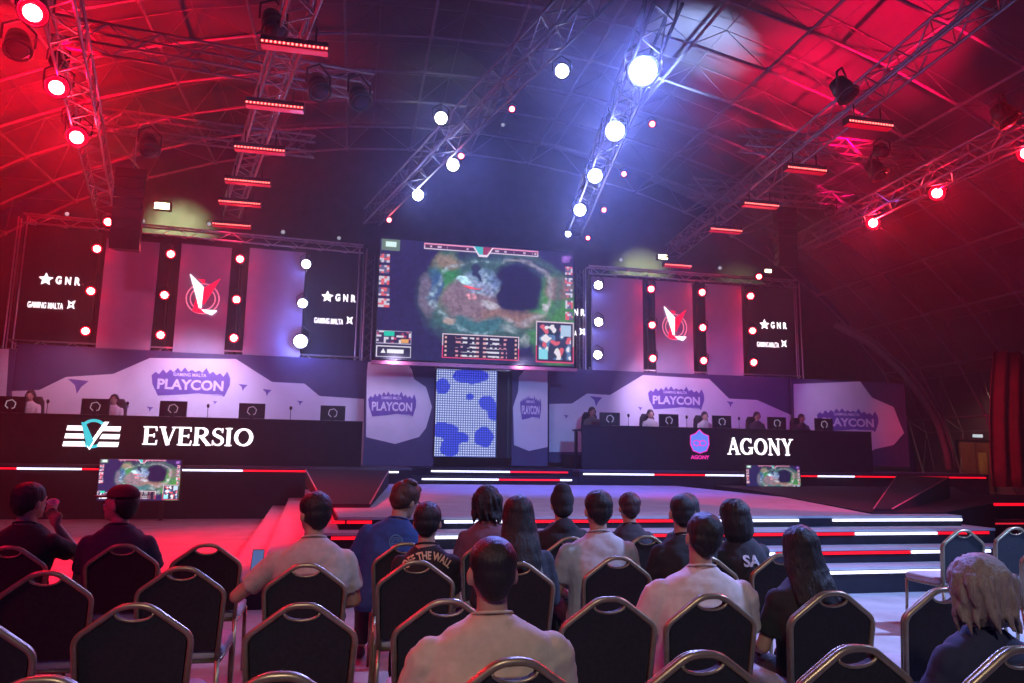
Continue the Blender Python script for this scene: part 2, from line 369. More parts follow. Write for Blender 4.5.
# serif capitals
def ser(mb, ch, x, h, y0, y1, M):
    """draw one serif capital at x, height h; returns the advance"""
    S = .17; T = .075; q = .10
    def st_(pts, wd, closed=False): mb.strip([(x+a*h, b*h) for a, b in pts], [k*h for k in wd] if hasattr(wd, '__len__') else wd*h, y0, y1, M, closed)
    def serif(a, b, z): mb.prism([(x+a*h, z*h), (x+b*h, z*h), (x+b*h, (z+.06)*h), (x+a*h, (z+.06)*h)], y0, y1, M)
    def arc(cx, cz, rx, rz, a0, a1, n=14): return [(cx+rx*math.cos(rad(a0+(a1-a0)*i/n)), cz+rz*math.sin(rad(a0+(a1-a0)*i/n))) for i in range(n+1)]
    if ch == 'E':
        st_([(.15, 0), (.15, 1)], S); serif(0, .62, 0); serif(0, .60, .94); st_([(.2, .51), (.5, .51)], T+.01); st_([(.2, .035), (.6, .035)], T); st_([(.2, .965), (.58, .965)], T)
        st_([(.6, 0), (.63, .26)], .06); st_([(.57, 1), (.6, .76)], .06); st_([(.5, .4), (.5, .62)], .05); return .72
    if ch == 'V': st_([(.14, .98), (.42, 0)], S); st_([(.68, .98), (.42, 0)], T); serif(0, .30, .94); serif(.56, .82, .94); return .84
    if ch == 'A': st_([(.12, .02), (.42, 1)], T); st_([(.42, 1), (.72, .02)], S); serif(0, .26, 0); serif(.56, .88, 0); st_([(.22, .33), (.62, .33)], T); return .9
    if ch == 'R':
        st_([(.15, 0), (.15, 1)], S); serif(0, .32, 0); st_([(.05, .96), (.35, .96)]+arc(.38, .74, .22, .22, 80, -90, 10)+[(.15, .5)], [.08]*2+[.1+.07*math.sin(i/10*math.pi) for i in range(11)]+[.08])
        st_([(.36, .5), (.72, .03)], S); serif(.60, .84, 0); return .84
    if ch == 'S':
        p = arc(.30, .75, .20, .20, 30, 260, 12)+arc(.30, .27, .22, .23, 80, -160, 12); n = len(p)
        st_(p, [.08+.09*math.exp(-((i-n/2)/6)**2) for i in range(n)]); st_([(.5, .72), (.5, .98)], .05); st_([(.07, .02), (.07, .30)], .05); return .64
    if ch == 'I': st_([(.16, 0), (.16, 1)], S); serif(0, .32, 0); serif(0, .32, .94); return .42
    if ch == 'O':
        p = arc(.45, .5, .36, .45, 0, 350, 24); st_(p, [.09+.09*abs(math.cos(2*math.pi*i/24)) for i in range(25)], True); return .98
    if ch == 'G':
        p = arc(.45, .5, .36, .45, 45, 330, 20); st_(p, [.09+.09*abs(math.cos(rad(45+285*i/20))) for i in range(21)]); st_([(.76, .05), (.76, .42)], S*.9); serif(.58, .9, .40); st_([(.74, .98), (.74, .7)], .05); return .98
    if ch == 'N': st_([(.14, 0), (.14, 1)], T); st_([(.14, .97), (.72, .03)], S); st_([(.72, 0), (.72, 1)], T); serif(0, .28, 0); serif(0, .24, .94); serif(.58, .86, .94); return .94
    if ch == 'Y': st_([(.14, .98), (.42, .45)], S); st_([(.70, .98), (.42, .45)], T); st_([(.42, .48), (.42, 0)], S); serif(0, .30, .94); serif(.56, .84, .94); serif(.26, .58, 0); return .86
def serif_word(word, x0, x1, z0, z1, y, M):
    t = MB(); adv = []; d = MB(); x = 0
    for c in word: a = ser(d, c, 0, 1, 0, .01, Matrix()); adv.append(a)
    k = (x1-x0)/(sum(adv)); h = z1-z0
    mb = MB(); x = 0
    for c, a in zip(word, adv): ser(mb, c, x, 1, y-.02, y, Matrix()); x += a
    mb.xf(lambda v: M @ Vector((x0+v.x*k, v.y, z0+v.z*h))); return mb

# --- black wing back frames, hanging panels, lights between ---
panel_m = mat('frosted_grey_panel', (.34, .30, .40), .6, 0, .06, 3)
def wing_set(W, side, x0, x1, y0, y1, panels, xm):
    a, b, z0, z1 = W.rect(x0, y0, x1, y1, .15)
    c0 = W.sz(x0, 300, .15)[0]; c1 = W.sz(x1, 300, .15)[0]
    zb = W.sz(xm, y1, .15)[1]; zt = W.sz(xm, y0, .15)[1]
    t = thing('backdrop_frame', f'black cloth wall hung in a truss frame over the {side} desk', 'backdrop', W.w(0, 0, 0), W.a)
    MB().box((c0, .25, zb), (c1, .3, zt)).build('cloth', drape, t)
    fm = MB()
    for z in (zb-.1, zt+.06):
        for dz, dy in ((-.12, -.12), (.12, -.12), (-.12, .12), (.12, .12)): fm.tube([(c0, .2+dy, z+dz), (c1, .2+dy, z+dz)], .025, 6)
        n = int((c1-c0)/.35)
        for i in range(n):
            u0_ = c0+(c1-c0)*i/n; u1_ = c0+(c1-c0)*(i+1)/n; s = .12 if i % 2 else -.12
            fm.tube([(u0_, .08, z-s), (u1_, .08, z+s)], .012, 4); fm.tube([(u0_, .08, z+s), (u1_, .32, z+s)], .012, 4)
    for c in (c0, c1):
        for dx, dy in ((-.1, -.1), (.1, -.1), (-.1, .1), (.1, .1)): fm.tube([(c+dx, .2+dy, Zp), (c+dx, .2+dy, zt+.1)], .02, 6)
    fm.build('truss_frame', mat('lit_aluminium', (.62, .6, .64), .35, .7), t)  # raised albedo puts the lamp light on this truss into its colour
    for q, (p0, p1, py0, py1) in enumerate(panels):
        s0, s1, q0, q1 = W.rect(p0, py0, p1, py1)
        names = ['outer', 'middle', 'inner'] if side == 'left' else ['inner', 'middle', 'outer']
        pt = thing('hanging_panel', f'{names[q]} frosted grey panel hanging over the {side} desk' + (' with the red and white round emblem' if q == 1 else ''), 'panel', W.w((s0+s1)/2, 0, 0), W.a, 'frosted hanging panels')
        w2 = (s1-s0)/2
        MB().box((-w2, 0, q0), (w2, .05, q1)).build('panel', panel_m, pt)
        MB().box((-w2-.015, -.01, q1), (w2+.015, .06, q1+.03)).build('hanging_bar', black_case, pt)
        if q == 1: emblem(pt, q0+(q1-q0)*.52, w2*1.1)
def emblem(par, zc, s):   # V with an L foot inside a double ring
    s = s*.62
    rr = MB()
    for r in (.95, .72):
        pth = [(s*r*math.cos(2*math.pi*i/36), zc-.12*s+s*r*math.sin(2*math.pi*i/36)) for i in range(36)]
        rr.strip(pth, .06*s, -.012, -.004, None, True)
    rr.build('emblem_ring', mat('lit_rose_line', (.6, .2, .3), .5, 0, 0, emit=(1, .25, .4), es=.9), par)
    rd = MB()
    rd.prism([(0, zc+.55*s), (.55*s, zc+.95*s), (.95*s, zc+1.25*s), (.1*s, zc-.5*s), (0, zc-.45*s)], -.022, -.014)
    rd.prism([(-.55*s, zc-.95*s), (-.38*s, zc-.1*s), (-.3*s, zc-.1*s), (0, zc-.7*s), (.35*s, zc-1.0*s), (-.2*s, zc-1.05*s)], -.022, -.014)
    rd.prism([(-.35*s, zc+1.1*s), (.05*s, zc+1.1*s), (.05*s, zc+.8*s)], -.022, -.014)
    rd.build('emblem_red', txt_rd, par)
    wm = MB()
    wm.prism([(-.85*s, zc+1.4*s), (0, zc+.6*s), (-.04*s, zc-.75*s), (-.18*s, zc-.72*s), (-.42*s, zc+.1*s)], -.032, -.024)
    wm.prism([(-.04*s, zc-.82*s), (.9*s, zc-.82*s), (.6*s, zc-1.12*s), (.2*s, zc-1.0*s)], -.032, -.024)
    wm.build('emblem_white', txt_w, par)
wing_set(WL, 'left', 14, 361, 236, 350, [(101, 155, 240, 350), (177, 228, 245.5, 353.5), (246, 303, 250, 356)], 190)
wing_set(WR, 'right', 588, 796, 279, 373, [(592, 643, 278, 371), (656, 693, 282, 373.5), (706.5, 742.5, 285, 375)], 690)

# sponsor texts on the cloth
def star(mb, cx, cz, r, y0, y1):
    mb.prism([(cx+(r if i % 2 == 0 else r*.45)*math.sin(i*math.pi/5), cz+(r if i % 2 == 0 else r*.45)*math.cos(i*math.pi/5)) for i in range(10)], y0, y1)
def sponsor(W, xs, y1, xg0, xg1, y2, where):
    t = thing('lit_sponsor_text', f'white lit star and sponsor lettering {where}', 'lettering', W.w(0, 0, 0), W.a, 'lit sponsor texts')
    s0, zc = W.sz(xs, y1, .2); r = .15
    m = MB(); star(m, s0, zc, r*1.15, .22, .24); m.build('star', txt_w, t)
    for i, c in enumerate('GNR'):
        add_text(MB(), c, s0+.29+i*.22, zc, .13, .21, .23, .03).build('letter', txt_w, t)
    a, zg = W.sz(xg0, y2, .2); b, _ = W.sz(xg1, y2, .2)
    add_text(MB(), 'GAMING MALTA', (a+b)/2-.09, zg, (b-a)-.14, .16, .23, .012).build('line_of_text', txt_w, t)
    m = MB()
    for k in range(4):
        an = rad(45+90*k); m.prism([(b+.12*math.cos(an)+.02, zg+.06+.16*math.sin(an)), (b+.05*math.cos(an+.9)+.02, zg+.06+.05*math.sin(an+.9)), (b+.05*math.cos(an-.9)+.02, zg+.06+.05*math.sin(an-.9))], .22, .24)
    m.build('cross_mark', txt_w, t)
sponsor(WL, 45.5, 279, 28, 70, 304, 'on the black cloth at the far left')
sponsor(WL, 327.5, 296.5, 315, 349, 320, 'on the black cloth just left of the big screen')
sponsor(WR, 765, 324.5, 758, 784, 344, 'on the black cloth at the right end')
sponsor(WR, 560, 311, 553, 582, 332, 'partly hidden behind the big screen')

# --- round lights fixed between the panels ---
def fixture(loc, target, col, rr, label, cat='stage light', power=60, angle=70, group=None, glow=0, lens=None, point=0):
    """moving-head lamp: yoke, lathed body, lens"""
    loc = Vector(loc); t = thing('stage_light', label, cat, loc, 0, group)
    q = (Vector(target)-loc).to_track_quat('Z', 'Y').to_matrix().to_4x4()
    MB().lathe([(rr*.5, -rr*2.4), (rr*.95, -rr*2.2), (rr*1.15, -rr*1.0), (rr*1.05, -rr*.4), (rr*1.3, -.02), (rr*1.3, .02), (rr*1.05, .02), (rr*1.05, .0)], q, 16).build('lamp_body', black_case, t)
    MB().lathe([(rr*.2, .012), (rr, .010), (rr, .03), (rr*.7, .045), (rr*.2, .05)], q, 16).build('lens', lens or (lens_rim_red if col is RED else lens_white), t); LN = t.children[-1].name
    if lens is None and col is RED: MB().ell((q @ Vector((0, 0, .05))), (rr*.74, rr*.74, rr*.1), 14, 6, q.to_3x3()).build('hot_core', lens_red, bpy.data.objects[LN])  # white hot centre of the glare put in as a glowing disc
    y = MB(); X = q.to_3x3() @ Vector((1, 0, 0)); X.z = 0; X.normalize(); b = Vector((0, 0, rr*2.6)); c = q.to_3x3() @ Vector((0, 0, -rr))
    y.tube([c+X*rr*1.4, c+X*rr*1.4+b*.6, c+b-X*0, c-X*rr*1.4+b*.6, c-X*rr*1.4], rr*.12, 6)
    y.build('yoke', black_case, t)
    if point: lamp('POINT', loc+(Vector(target)-loc).normalized()*rr*1.1, target, col, point, radius=rr*.5, parent=t)
    if power:
        d = (Vector(target)-loc).normalized()
        lamp('SPOT', loc+d*.12, target, col, power, angle, .7, rr*.6, None).name = 'lamp_beam'
        L = bpy.data.objects['lamp_beam'] if 'lamp_beam' in bpy.data.objects else None
        if L: L.name = 'beam_light'; bpy.context.view_layer.update(); mw = L.matrix_world.copy(); L.parent = t; L.matrix_world = mw
    return t
hts = ['top', 'middle', 'bottom']
colsL = [([(97, 248.7), (90.8, 291), (85.5, 331)], RED, 'left of the outer left panel'), ([(170.7, 254), (164.5, 295), (160.6, 335)], RED, 'between the outer and middle left panels'),
         ([(240, 259), (236.5, 299.5), (233.8, 338)], RED, 'between the middle and inner left panels'), ([(306, 264), (302.5, 303.3), (300.5, 341.3)], WHITE, 'at the right edge of the inner left panel')]
colsR = [([(598.3, 285), (598.5, 322), (597.8, 354.8)], WHITE, 'at the left edge of the inner right panel'), ([(651, 289), (652, 325), (652.7, 358.4)], RED, 'between the inner and middle right panels'),
         ([(702, 292.3), (702.7, 327.6), (703.6, 360.6)], RED, 'between the middle and outer right panels'), ([(750.4, 296), (752.4, 330.7), (753.7, 362.4)], RED, 'right of the outer right panel')]
for W, cols in ((WL, colsL), (WR, colsR)):
    for pts, c, lab in cols:
        pole = thing('light_pole', f'thin black pole holding round lights {lab}', 'pole', (0, 0, 0), 0, 'poles of the wall lights')
        P = [W.w(W.sz(x, y, -.12)[0], -.12, W.sz(x, y, -.12)[1]) for x, y in pts]
        pm = MB(); pm.tube([Vector((P[1].x, P[1].y+.32, P[2].z-.6)), Vector((P[1].x, P[1].y+.32, P[0].z+.5))], .03, 8)
        pm.build('pole_tube', black_case, pole)
        for i, p in enumerate(P):
            big = (c is WHITE and i == 2 and W is WL)
            fixture(p, (p.x*.3+.5, 3, 1.6), c, .17 if big else .115, f"{'white' if c is WHITE else 'red'} round stage light, {hts[i]} one {lab}", power=140 if big else 0, angle=110, point=70 if big else (14 if c is WHITE else 9), group='round lights between the hanging panels')

# --- printed backdrops ---
bk_light = mat('backdrop_print_lilac_white', (.72, .69, .80), .6, 0, .05, 2)
bk_dark = mat('backdrop_print_violet', (.07, .05, .15), .6, 0, .1, 2)
bk_badge = mat('badge_purple', (.17, .10, .42), .6, 0, .1, 4)
def backdrop(W, rect, white, label, off, badges, dots=(), ang=0):
    x0, y0, x1, y1 = rect; a, b, z0, z1 = W.rect(x0, y0, x1, y1, off); z0 = max(z0, Zp+.005)
    t = thing('printed_backdrop', label, 'backdrop', W.w(0, off, 0), W.a, None)
    MB().box((a, .0, z0), (b, .06, z1)).build('board', bk_dark, t)
    P = W.poly(white, off); P = [(min(max(x, a+.001), b-.001), min(max(z, z0+.002), z1-.002)) for x, z in P]
    MB().prism(P, -.006, -.001).build('mountain_print', bk_light, t)
    for (bx0, by0, bx1, by1) in badges:
        u0_, u1_, v0, v1 = W.rect(bx0, by0, bx1, by1, off); badge(t, (u0_+u1_)/2, (v0+v1)/2, u1_-u0_, v1-v0)
    if dots:
        m = MB()
        for (dx, dy, s) in dots:
            u, v = W.sz(dx, dy, off); m.prism([(u-.12*s, v+.05*s), (u+.12*s, v+.03*s), (u+.04*s, v-.05*s), (u, v-.14*s), (u-.03*s, v-.03*s)], -.012, -.007)
        m.build('print_marks', bk_badge, t)
    return t
def badge(par, cx, cz, w_, h):
    rs = random.Random(3); pts = []
    n = 22
    for i in range(n+1):
        u = -.5+i/n; base = .24+.16*math.cos(u*math.pi); pts.append((cx+u*w_, cz+h*(base+(rs.uniform(0, .14) if i % 2 else -.06))))
    pts += [(cx+.5*w_, cz-.05*h), (cx+.44*w_, cz-.42*h), (cx+.1*w_, cz-.34*h), (cx-.1*w_, cz-.40*h), (cx-.4*w_, cz-.46*h), (cx-.48*w_, cz-.1*h)]
    bd = MB().prism(pts, -.013, -.008).build('badge', bk_badge, par)
    wt = mat('badge_white_text', (.78, .74, .9), .6)
    add_text(MB(), 'PLAYCON', cx, cz-.08*h, w_*.84, h*.34, -.017, .035).build('badge_title', wt, bd)
    add_text(MB(), 'GAMING MALTA', cx-.02*w_, cz+.24*h, w_*.42, h*.11, -.017, .02).build('badge_line', wt, bd)
    add_text(MB(), 'BY GREEN', cx+.26*w_, cz-.40*h, w_*.3, h*.09, -.017, .02).build('badge_line', wt, bd)
wl = [(13, 470), (10.5, 391), (39.5, 390), (66, 377), (113, 374), (150, 358), (236, 359), (272, 382), (304.5, 383.6), (319.5, 396), (364, 399), (364, 470)]
backdrop(WL, (10, 352, 366, 464), wl, 'long lilac printed backdrop behind the left desk with purple mountains and badge', -.0, [(151, 367, 230, 398)], [(78, 383, 2), (243, 386, 1), (267, 391, 1), (126, 407, .7), (150, 408, .7), (215, 402, .5), (300, 402, .7)])
backdrop(WL, (-60, 347, 9, 464), [(-60, 470), (-60, 347), (9, 349), (9, 470)], 'plain pale backdrop board at the far left edge', -.25, [])
wr = [(549, 452), (549, 404), (572, 403.5), (587, 393.6), (610, 395), (643, 375), (709, 379), (729, 398.6), (757, 400), (791, 415), (791, 452)]
backdrop(WR, (549, 373, 792, 464), wr, 'lilac printed backdrop behind the right desk with purple mountains and badge', -.02, [(648, 386, 704, 411)], [(596, 399, 1.6), (730, 403, 1), (588, 430, .7), (566, 416, .6), (640, 408, .6)])
wf = [(793.5, 466), (793.5, 384), (860, 380), (872, 397.6), (893.5, 407), (900, 424), (904, 433), (893.5, 445), (875, 449), (850, 470)]
backdrop(Wing(850, 400, 20.5, 3), (793, 381, 907, 466), wf, 'pale purple printed backdrop at the right end of the platform', 0, [(817, 408, 878, 433)])
wcl = [(366, 437), (365.5, 372), (368, 362), (406, 361), (412, 370), (414, 379), (426, 387), (432, 407), (426, 428), (419, 437), (395, 444)]
backdrop(WC, (365, 361, 435, 466), wcl, 'printed backdrop board left of the sparkling door screen', .1, [(368, 391, 416, 418)])
wcr = [(547.5, 447), (529, 451), (514, 445), (513, 407), (518, 392), (519, 377), (527, 367), (547.5, 371)]
backdrop(WC, (512, 366, 548, 466), wcr, 'narrow printed backdrop board right of the dark doorway', .12, [(520, 395, 541, 421)])

# --- centre: door LED wall and big screen ---
def colorgrid(name, par, u0_, u1_, z0, z1, y, nx, nz, fn, m, thick=0):
    vs = []; fs = []; cs = []
    for j in range(nz+1):
        for i in range(nx+1): vs.append((u0_+(u1_-u0_)*i/nx, y, z0+(z1-z0)*j/nz)); cs.append(fn(i/nx, 1-j/nz))
    for j in range(nz):
        for i in range(nx): a = j*(nx+1)+i; fs.append((a, a+1, a+nx+2, a+nx+1))
    me = bpy.data.meshes.new(name); me.from_pydata(vs, [], fs); ca = me.color_attributes.new('col', 'FLOAT_COLOR', 'POINT')
    ca.data.foreach_set('color', [c for q in cs for c in (q[0], q[1], q[2], 1)]); me.materials.append(m)
    o = bpy.data.objects.new(name, me); COL.objects.link(o); o.parent = par; return o
scr_m = vcmat('screen_pixels', 1.0)
a, b, z0, z1 = WC.rect(435.5, 370, 496.5, 457, -.1); z0 = max(z0, Zp+.02)
ds = thing('door_screen', 'tall dotted LED screen with blue blotches under the big screen', 'screen', WC.w(0, -.1, 0), 0)
MB().box((a, 0, z0), (b, .08, z1)).build('screen_case', black_case, ds)
blobs = [(.55, .07, .3, .09), (.1, .2, .12, .09), (.55, .31, .07, .04), (.85, .38, .14, .09), (.97, .5, .12, .08), (.15, .7, .22, .09), (.35, .78, .2, .07), (.8, .77, .16, .12), (.25, .9, .16, .1)]
def dot_mat(cell):
    m = bpy.data.materials.new('dotted_led_face'); m.use_nodes = True; nt = m.node_tree; b_ = nt.nodes['Principled BSDF']
    N = nt.nodes.new; lk = nt.links.new
    tc = N('ShaderNodeTexCoord'); sp = N('ShaderNodeSeparateXYZ'); lk(tc.outputs['Object'], sp.inputs[0])
    def mth(op, a_, b2=None):
        n_ = N('ShaderNodeMath'); n_.operation = op
        for k_, q_ in enumerate((a_, b2)):
            if q_ is None: continue
            if isinstance(q_, (int, float)): n_.inputs[k_].default_value = q_
            else: lk(q_, n_.inputs[k_])
        return n_.outputs[0]
    d = []
    for ax in ('X', 'Z'):
        f_ = mth('FRACT', mth('DIVIDE', mth('ADD', sp.outputs[ax], 50), cell)); d.append(mth('POWER', mth('SUBTRACT', f_, .5), 2))
    dist = mth('SQRT', mth('ADD', d[0], d[1])); on = mth('LESS_THAN', dist, .34)
    at_ = N('ShaderNodeVertexColor'); at_.layer_name = 'col'
    off = N('ShaderNodeMixRGB'); off.blend_type = 'MULTIPLY'; off.inputs[0].default_value = 1; lk(at_.outputs[0], off.inputs[1]); off.inputs[2].default_value = (.10, .12, .42, 1)
    mx = N('ShaderNodeMixRGB'); lk(on, mx.inputs[0]); lk(off.outputs[0], mx.inputs[1]); lk(at_.outputs[0], mx.inputs[2])
    lk(mx.outputs[0], b_.inputs['Emission Color']); b_.inputs['Emission Strength'].default_value = 1.05; b_.inputs['Base Color'].default_value = (.01, .01, .02, 1); m.cycles.emission_sampling = 'NONE'
    return m
def doorcol(u, v):
    s_ = min(((u-p_)/q_)**2+((v-r_)/t_)**2 for p_, r_, q_, t_ in blobs)+.35*noise.noise(Vector((u*9, v*14, 2)))
    return (.06, .10, .85) if s_ < 1 else (.62, .72, .95)
colorgrid('screen_face', ds, a, b, z0, z1, -.004, 52, 76, doorcol, dot_mat((b-a)/26))
MB().box((a-.02, -.06, z1), (b+.35, .2, z1+.1)).build('top_rail', alu, ds)
dp = thing('doorway', 'dark open doorway right of the dotted LED screen', 'doorway', WC.w(0, -.1, 0)); dp['kind'] = 'structure'
bx = WC.sz(513, 410, -.1)[0]
MB().box((b+.02, .0, z0), (bx-.03, .9, z1)).build('doorway_black_fill', drape, dp)  # solid black block stands in for the dark opening
MB().box((b+.30, -.05, z0), (b+.34, -.001, z1)).build('door_post', blk, dp)

def UV(x, y):
    yt = 38+.075*(x-90); yb = 572+.035*(x-72); v = (y-yt)/(yb-yt); xl = 90-18*v; xr = 958-8*v
    return (x-xl)/(xr-xl), v
def rct(x0, y0, x1, y1): a = UV(x0, y0); b = UV(x1, y1); return a[0], a[1], b[0], b[1]
def pnt(x, y): return UV(x, y)
_icons = [rct(83, 108+50*k, 128, 148+50*k) for k in range(5)]
_iconr = [rct(914, 165+50*k, 948, 203+50*k) for k in range(5)]
B = dict(tl=rct(95, 40, 172, 96), tlw=rct(113, 52, 158, 78), top=rct(277, 58, 790, 92), topc=rct(492, 70, 585, 108), hud=rct(75, 448, 222, 512), teal=rct(108, 452, 150, 475), org=rct(180, 487, 212, 505), logo=rct(76, 516, 221, 570), logt=rct(95, 528, 190, 552),
         tab=rct(357, 462, 697, 580), mm=rct(776, 405, 950, 592))
B['top'] = (B['top'][0], .012, B['top'][2], .062); B['topc'] = (B['topc'][0], .012, B['topc'][2], .098)
def nz2(u, v, s, o=0): return noise.noise(Vector((u*s, v*s, o*7.3)))
def hsh(*a): return random.Random(hash(tuple(int(q) for q in a))).random()
def game(u, v):
    def inn(r): return r[0] <= u <= r[2] and r[1] <= v <= r[3]
    def loc(r): return (u-r[0])/(r[2]-r[0]), (v-r[1])/(r[3]-r[1])
    def edge(r, e): p, q = loc(r); asp = (r[2]-r[0])*1.6/(r[3]-r[1]); return min(p, 1-p)*asp < e or min(q, 1-q) < e
    for k, r in enumerate(_icons+_iconr):
        if inn(r):
            p, q = loc(r); h = hsh(k, p*4, q*4, 3)
            if h < .35: return (.75, .12, .15)
            if h < .75: return (.65, .62, .72)
            return (.12, .12, .25)
    if inn(B['tlw']): return (.75, 1.0, .95)
    if inn(B['tl']): return (.14, .22, .16)
    if inn(B['topc']): 
        p, q = loc(B['topc'])
        if abs(p-.5) < .5-.3*q: return (.9, .75, .85) if (q > .78 or abs(p-.5) > .42-.3*q) else ((.05, .5, .5) if p < .5 else (.35, .03, .08))
    if inn(B['top']):
        p, q = loc(B['top'])
        if q < .18 or q > .86 or p < .008 or p > .992: return (.95, .35, .5) if q < .5 else (.9, .75, .85)
        if .35 < q < .68 and hsh(p*60, 9) < .4 and (p*12) % 1 > .35: return (.7, .55, .65)
        return (.07, .01, .06)
    if inn(B['hud']):
        p, q = loc(B['hud'])
        if inn(B['teal']): return (.0, .6, .42)
        if inn(B['org']): return (.85, .4, .12)
        if edge(B['hud'], .05): return (.5, .45, .6)
        h = hsh(p*14, q*6, 5); return (.75, .7, .8) if h < .2 else ((.5, .05, .15) if h < .4 else (.03, .02, .08))
    if inn(B['logo']):
        if edge(B['logo'], .06): return (.9, .85, .95)
        if inn(B['logt']): p, q = loc(B['logt']); return (.95, .95, 1) if (p < .2 and abs(p-.1) < q*.12) or (p > .27 and q > .2) else (.02, .02, .06)
        return (.02, .02, .06)
    if inn(B['tab']):
        p, q = loc(B['tab'])
        if edge(B['tab'], .035): return (.8, .6, .7) if q < .5 else (.8, .05, .15)
        row = (q*5.5-.4) % 1
        if .25 < row < .7:
            if abs(p-.455) < .018 or abs(p-.545) < .018: return (.75, .4, .4)
            if abs(p-.045) < .014 or abs(p-.955) < .014: return (.85, .45, .4)
            if .17 < p < .44 or .56 < p < .84: 
                h = hsh(p*34, q*5.5, 8)
                if h < .5: return (.75, .72, .8) if .26 < p < .74 else (.75, .3, .35)
        return (.015, .01, .035)
    if inn(B['mm']):
        p, q = loc(B['mm'])
        if edge(B['mm'], .03): return (.75, .6, .7) if q < .6 else (.8, .05, .15)
        if edge(B['mm'], .075): return (.03, .01, .04)
        a = nz2(p, q, 6, 1)
        if p < .32 and q > .68: return (.25, .72, .85)
        if p > .65 and q < .35: return (.45, .62, .8)
        if a > .22: return (.85, .8, .85)
        if nz2(p, q, 7, 2) > .28: return (.75, .12, .15)
        if (abs(p-.4) < .2 and abs(q-.2) < .12) or (abs(p-.5) < .25 and abs(q-.75) < .12): return (.02, .03, .06)
        return (.10, .22, .42) if a > -.05 else (.03, .04, .10)
    # game picture
    c = Vector((.015, .013, .075)); uu, vv = u, v
    wu = .035*nz2(u, v*.7, 9, 11)+.012*nz2(u, v, 26, 12); wv = .05*nz2(u, v*.7, 9, 13)+.018*nz2(u, v, 26, 14)
    u, v = u+wu, v+wv
    def el(cx, cy, rx, ry, soft=.35):
        q = pnt(cx, cy); d = math.hypot((u-q[0])/(rx/868.), (v-q[1])/(ry/540.)); return max(0, min(1, (1-d)/soft+.5))
    def ring(cx, cy, rx, ry, w_):
        q = pnt(cx, cy); d = math.hypot((u-q[0])/(rx/868.), (v-q[1])/(ry/540.)); return max(0, 1-abs(d-1)/w_)
    def mix(c, col, a): return c*(1-a)+Vector(col)*a
    n1 = .5+.5*nz2(uu, vv*.62, 22, 4); n2 = .5+.7*nz2(uu, vv*.62, 60, 5); n3 = .5+.7*nz2(uu, vv*.62, 120, 6)
    c = mix(c, (.04, .11, .10), el(570, 320, 300, 215, .3))
    c = mix(c, (.05, .22, .05), el(870, 420, 120, 210, .4))
    c = mix(c, (.20, .12, .12), el(890, 270, 60, 45, .6))
    c = mix(c, (.03, .20, .07), el(380, 230, 70, 130, .5))
    c = mix(c, (.26, .19, .14), el(385, 150, 65, 38, .6))
    c = mix(c, (.16, .13, .20), el(296, 290, 34, 95, .5)*.9)
    c = mix(c, (.03, .10, .24), el(325, 245, 26, 75, .5))
    c = mix(c, (.22, .15, .19), el(490, 320, 150, 92, .3))
    c = mix(c, (.25, .14, .12), el(660, 392, 150, 34, .6))
    c = mix(c, (.04, .15, .17), el(520, 425, 160, 34, .6))
    c = mix(c, (.36, .34, .38), ring(690, 270, 165, 150, .10)*(1 if uu > .62 else 0)*n1*1.3)
    c = mix(c, (.05, .13, .10), ring(690, 270, 200, 175, .12)*(1 if uu > .62 else 0)*.8)
    c = mix(c, (.30, .42, .50), ring(560, 300, 245, 165, .07)*(1 if uu < .55 else .2)*n2)
    c = mix(c, (.008, .008, .045), el(690, 262, 118, 122, .25))
    c = mix(c, (.10+.55*n2*n1, .22+.50*n2*n1, .40+.3*n2), el(540, 238, 74, 58, .3)*(.3+.7*n1))
    c = mix(c, (.5, .8, .9), el(458, 232, 30, 14, .5))
    c = mix(c, (.02, .03, .08), el(520, 190, 12, 36, .5))
    c = mix(c, (.95, .10, .12), el(492, 258, 34, 6, .4))
    c = mix(c, (.75, .30, .36), el(505, 300, 28, 14, .5)*n2*1.3)
    c = mix(c, (.55, .54, .62), el(572, 340, 36, 22, .3)*n1*1.2)
    c = mix(c, (.40, .30, .28), el(385, 405, 20, 14, .5))
    c = mix(c, (.36, .40, .44), el(650, 440, 36, 18, .5)*n1)
    c = mix(c, (.34, .38, .40), el(735, 480, 20, 44, .4)*n1*1.2)
    c = mix(c, (.45, .46, .48), el(815, 350, 18, 18, .4))
    c = mix(c, (.30, .12, .50), el(905, 125, 22, 14, .6))
    return c*(.45+.55*n2+.35*n3)*1.25
bs = thing('big_screen', 'large hanging video screen showing a battle game with score tables', 'screen', WC.w(0, 0, 0), 0)
d4 = [WC.sz(x, y, -1.0) for x, y in ((380, 239), (575, 252), (376, 359.5), (573, 365))]
u0_, u1_ = (d4[0][0]+d4[2][0])/2, (d4[1][0]+d4[3][0])/2; v0, v1 = (d4[2][1]+d4[3][1])/2, (d4[0][1]+d4[1][1])/2
MB().box((u0_-.02, -.995, v0-.02), (u1_+.02, -.85, v1+.02)).build('screen_case', black_case, bs)
colorgrid('screen_picture', bs, u0_, u1_, v0, v1, -1.0, 400, 250, game, scr_m)
MB().box((u0_-.1, -.98, v0-.14), (u1_+.1, -.86, v0-.05)).build('bottom_rail', mat('red_gloss_rail', (.5, .12, .2), .4, .5), bs)
